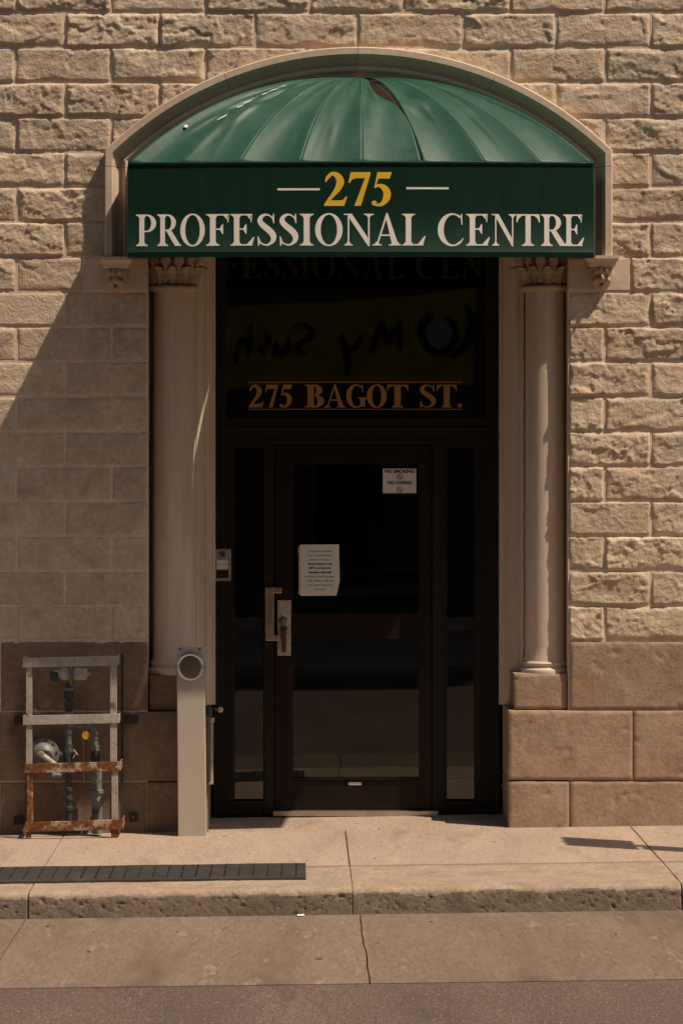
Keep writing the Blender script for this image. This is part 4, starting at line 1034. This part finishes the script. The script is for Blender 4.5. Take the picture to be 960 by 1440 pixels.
# ------------------------------------------------------------------ the far side of the street, seen only in the door glass
bm = NB(); box(bm, -14, 14, -17.5, -11.5, -.4, -.02)
fp = obj('far_pavement', bm, concrete, bevel=.02); fp['kind'] = 'structure'
ob = empty('opposite_building', (0, -17.5, -.02)); tag(ob, 'brown brick building across the street, dim in the door reflection', 'building')
FY = -17.5
bm = NB()
cols = [(-9+3*i, -9+3*i+1.5) for i in range(7)]; fl = [(4.9+3.2*i, 6.7+3.2*i) for i in range(6)]
xs = sorted(set([-14, 14]+[v for c in cols for v in c])); zs = [-.05, .5, 2.8] + [v for f_ in fl for v in f_] + [24.0]
def hole(xa, xb, za, zb): return any(c[0] <= xa and xb <= c[1] for c in cols) and (any(f[0] <= za and zb <= f[1] for f in fl) or (za, zb) == (.5, 2.8))
for xa_, xb_ in zip(xs, xs[1:]):
    for za_, zb_ in zip(zs, zs[1:]):
        if not hole(xa_, xb_, za_, zb_): box(bm, xa_, xb_, FY-.3, FY, za_, zb_)
bmesh.ops.remove_doubles(bm, verts=bm.verts, dist=1e-4)
obj('facade', bm, facade_brick, ob)
for c in cols:
    for z0_, z1_ in fl+[(.5, 2.8)]:
        bm = NB(); bm.faces.new([bm.verts.new(p) for p in ((c[0], FY-.2, z0_), (c[1], FY-.2, z0_), (c[1], FY-.2, z1_), (c[0], FY-.2, z1_))]); w_ = obj('window', bm, glass_far, ob)
        bm = NB(); box(bm, c[0]-.1, c[1]+.1, FY+.002, FY+.1, z0_-.12, z0_); obj('sill', bm, facade_trim, w_)
bm = NB(); box(bm, -14, 14, FY-6, FY-5.9, 0, 24); obj('rear_wall', bm, dark_room, ob)
bm = NB(); box(bm, -14.2, 14.2, FY-6, FY+.4, 24.0, 24.5); obj('cornice', bm, facade_trim, ob)
BY = FY+.06
fb = (D+2*(GY-.02)-BY)/D      # the banner is seen mirrored in the transom
def BW(px, py): return Vector((EX+(px-CX)/K*fb, BY, EZ-(py-CY)/K*fb))
bm = NB(); q = [BW(668, 540), BW(250, 545), BW(250, 440), BW(668, 407)]
f = [bm.verts.new(v) for v in q]; b = [bm.verts.new(v.co-Vector((0,.01,0))) for v in f]; bm.faces.new(f); bm.faces.new(b[::-1])
for k in range(4): bm.faces.new((f[k], f[(k+1) % 4], b[(k+1) % 4], b[k]))
bn = obj('yellow_banner', bm, banner_y); tag(bn, 'yellow shop banner with brush lettering, mirrored in the transom glass', 'banner')
def brush(strokes):
    bm = NB()
    for si, s_ in enumerate(strokes):
        _, qs = strokep([(x, y, w*1.45) for x, y, w in s_], 24)
        for quad in qs:
            bm.faces.new([bm.verts.new(BW(x, y)+Vector((0, .012+.001*si, 0))) for x, y in quad])
    return bm
T_ = 5
obj('brush_letter', brush([[(563,450,4),(561,475,6),(560,492,5)],[(563,450,4),(550,470,6),(543,485,5)],[(543,485,5),(538,465,6),(534,450,4)],[(534,450,4),(528,475,6),(522,497,4)]]), black, bn)
obj('brush_letter', brush([[(510,470,4),(503,484,6),(494,490,4)],[(480,468,4),(488,490,7),(491,515,6),(487,530,3)]]), black, bn)
obj('brush_letter', brush([[(412,462,3),(422,457,5),(436,462,5),(436,472,6),(420,482,6),(417,492,6),(430,497,4)]]), black, bn)
obj('brush_letter', brush([[(404,474,4),(402,490,6),(392,495,5),(386,480,4),(385,498,4)]]), black, bn)
obj('brush_letter', brush([[(368,470,3),(376,474,5),(372,483,5),(363,490,5),(372,498,3)]]), black, bn)
obj('brush_letter', brush([[(350,455,4),(348,480,6),(346,500,4)],[(346,482,4),(338,476,5),(332,490,5),(330,508,4)]]), black, bn)
c_ = []
bm = NB(); bm.faces.new([bm.verts.new(BW(617+23*math.cos(t), 469+23*math.sin(t))+Vector((0,.012,0))) for t in [2*math.pi*k/32 for k in range(32)]]); obj('emblem_disc', bm, banner_w, bn)
obj('emblem_swirl', brush([[(640+6*0+25*math.cos(t)-22, 468+27*math.sin(t)-1, 6+3*math.sin(t*.5)) for t in [-1.2+5.6*k/12 for k in range(13)]], [(655,430,4),(664,455,8),(655,485,8),(636,500,4)]]), black, bn)
print('objects', len(bpy.data.objects))
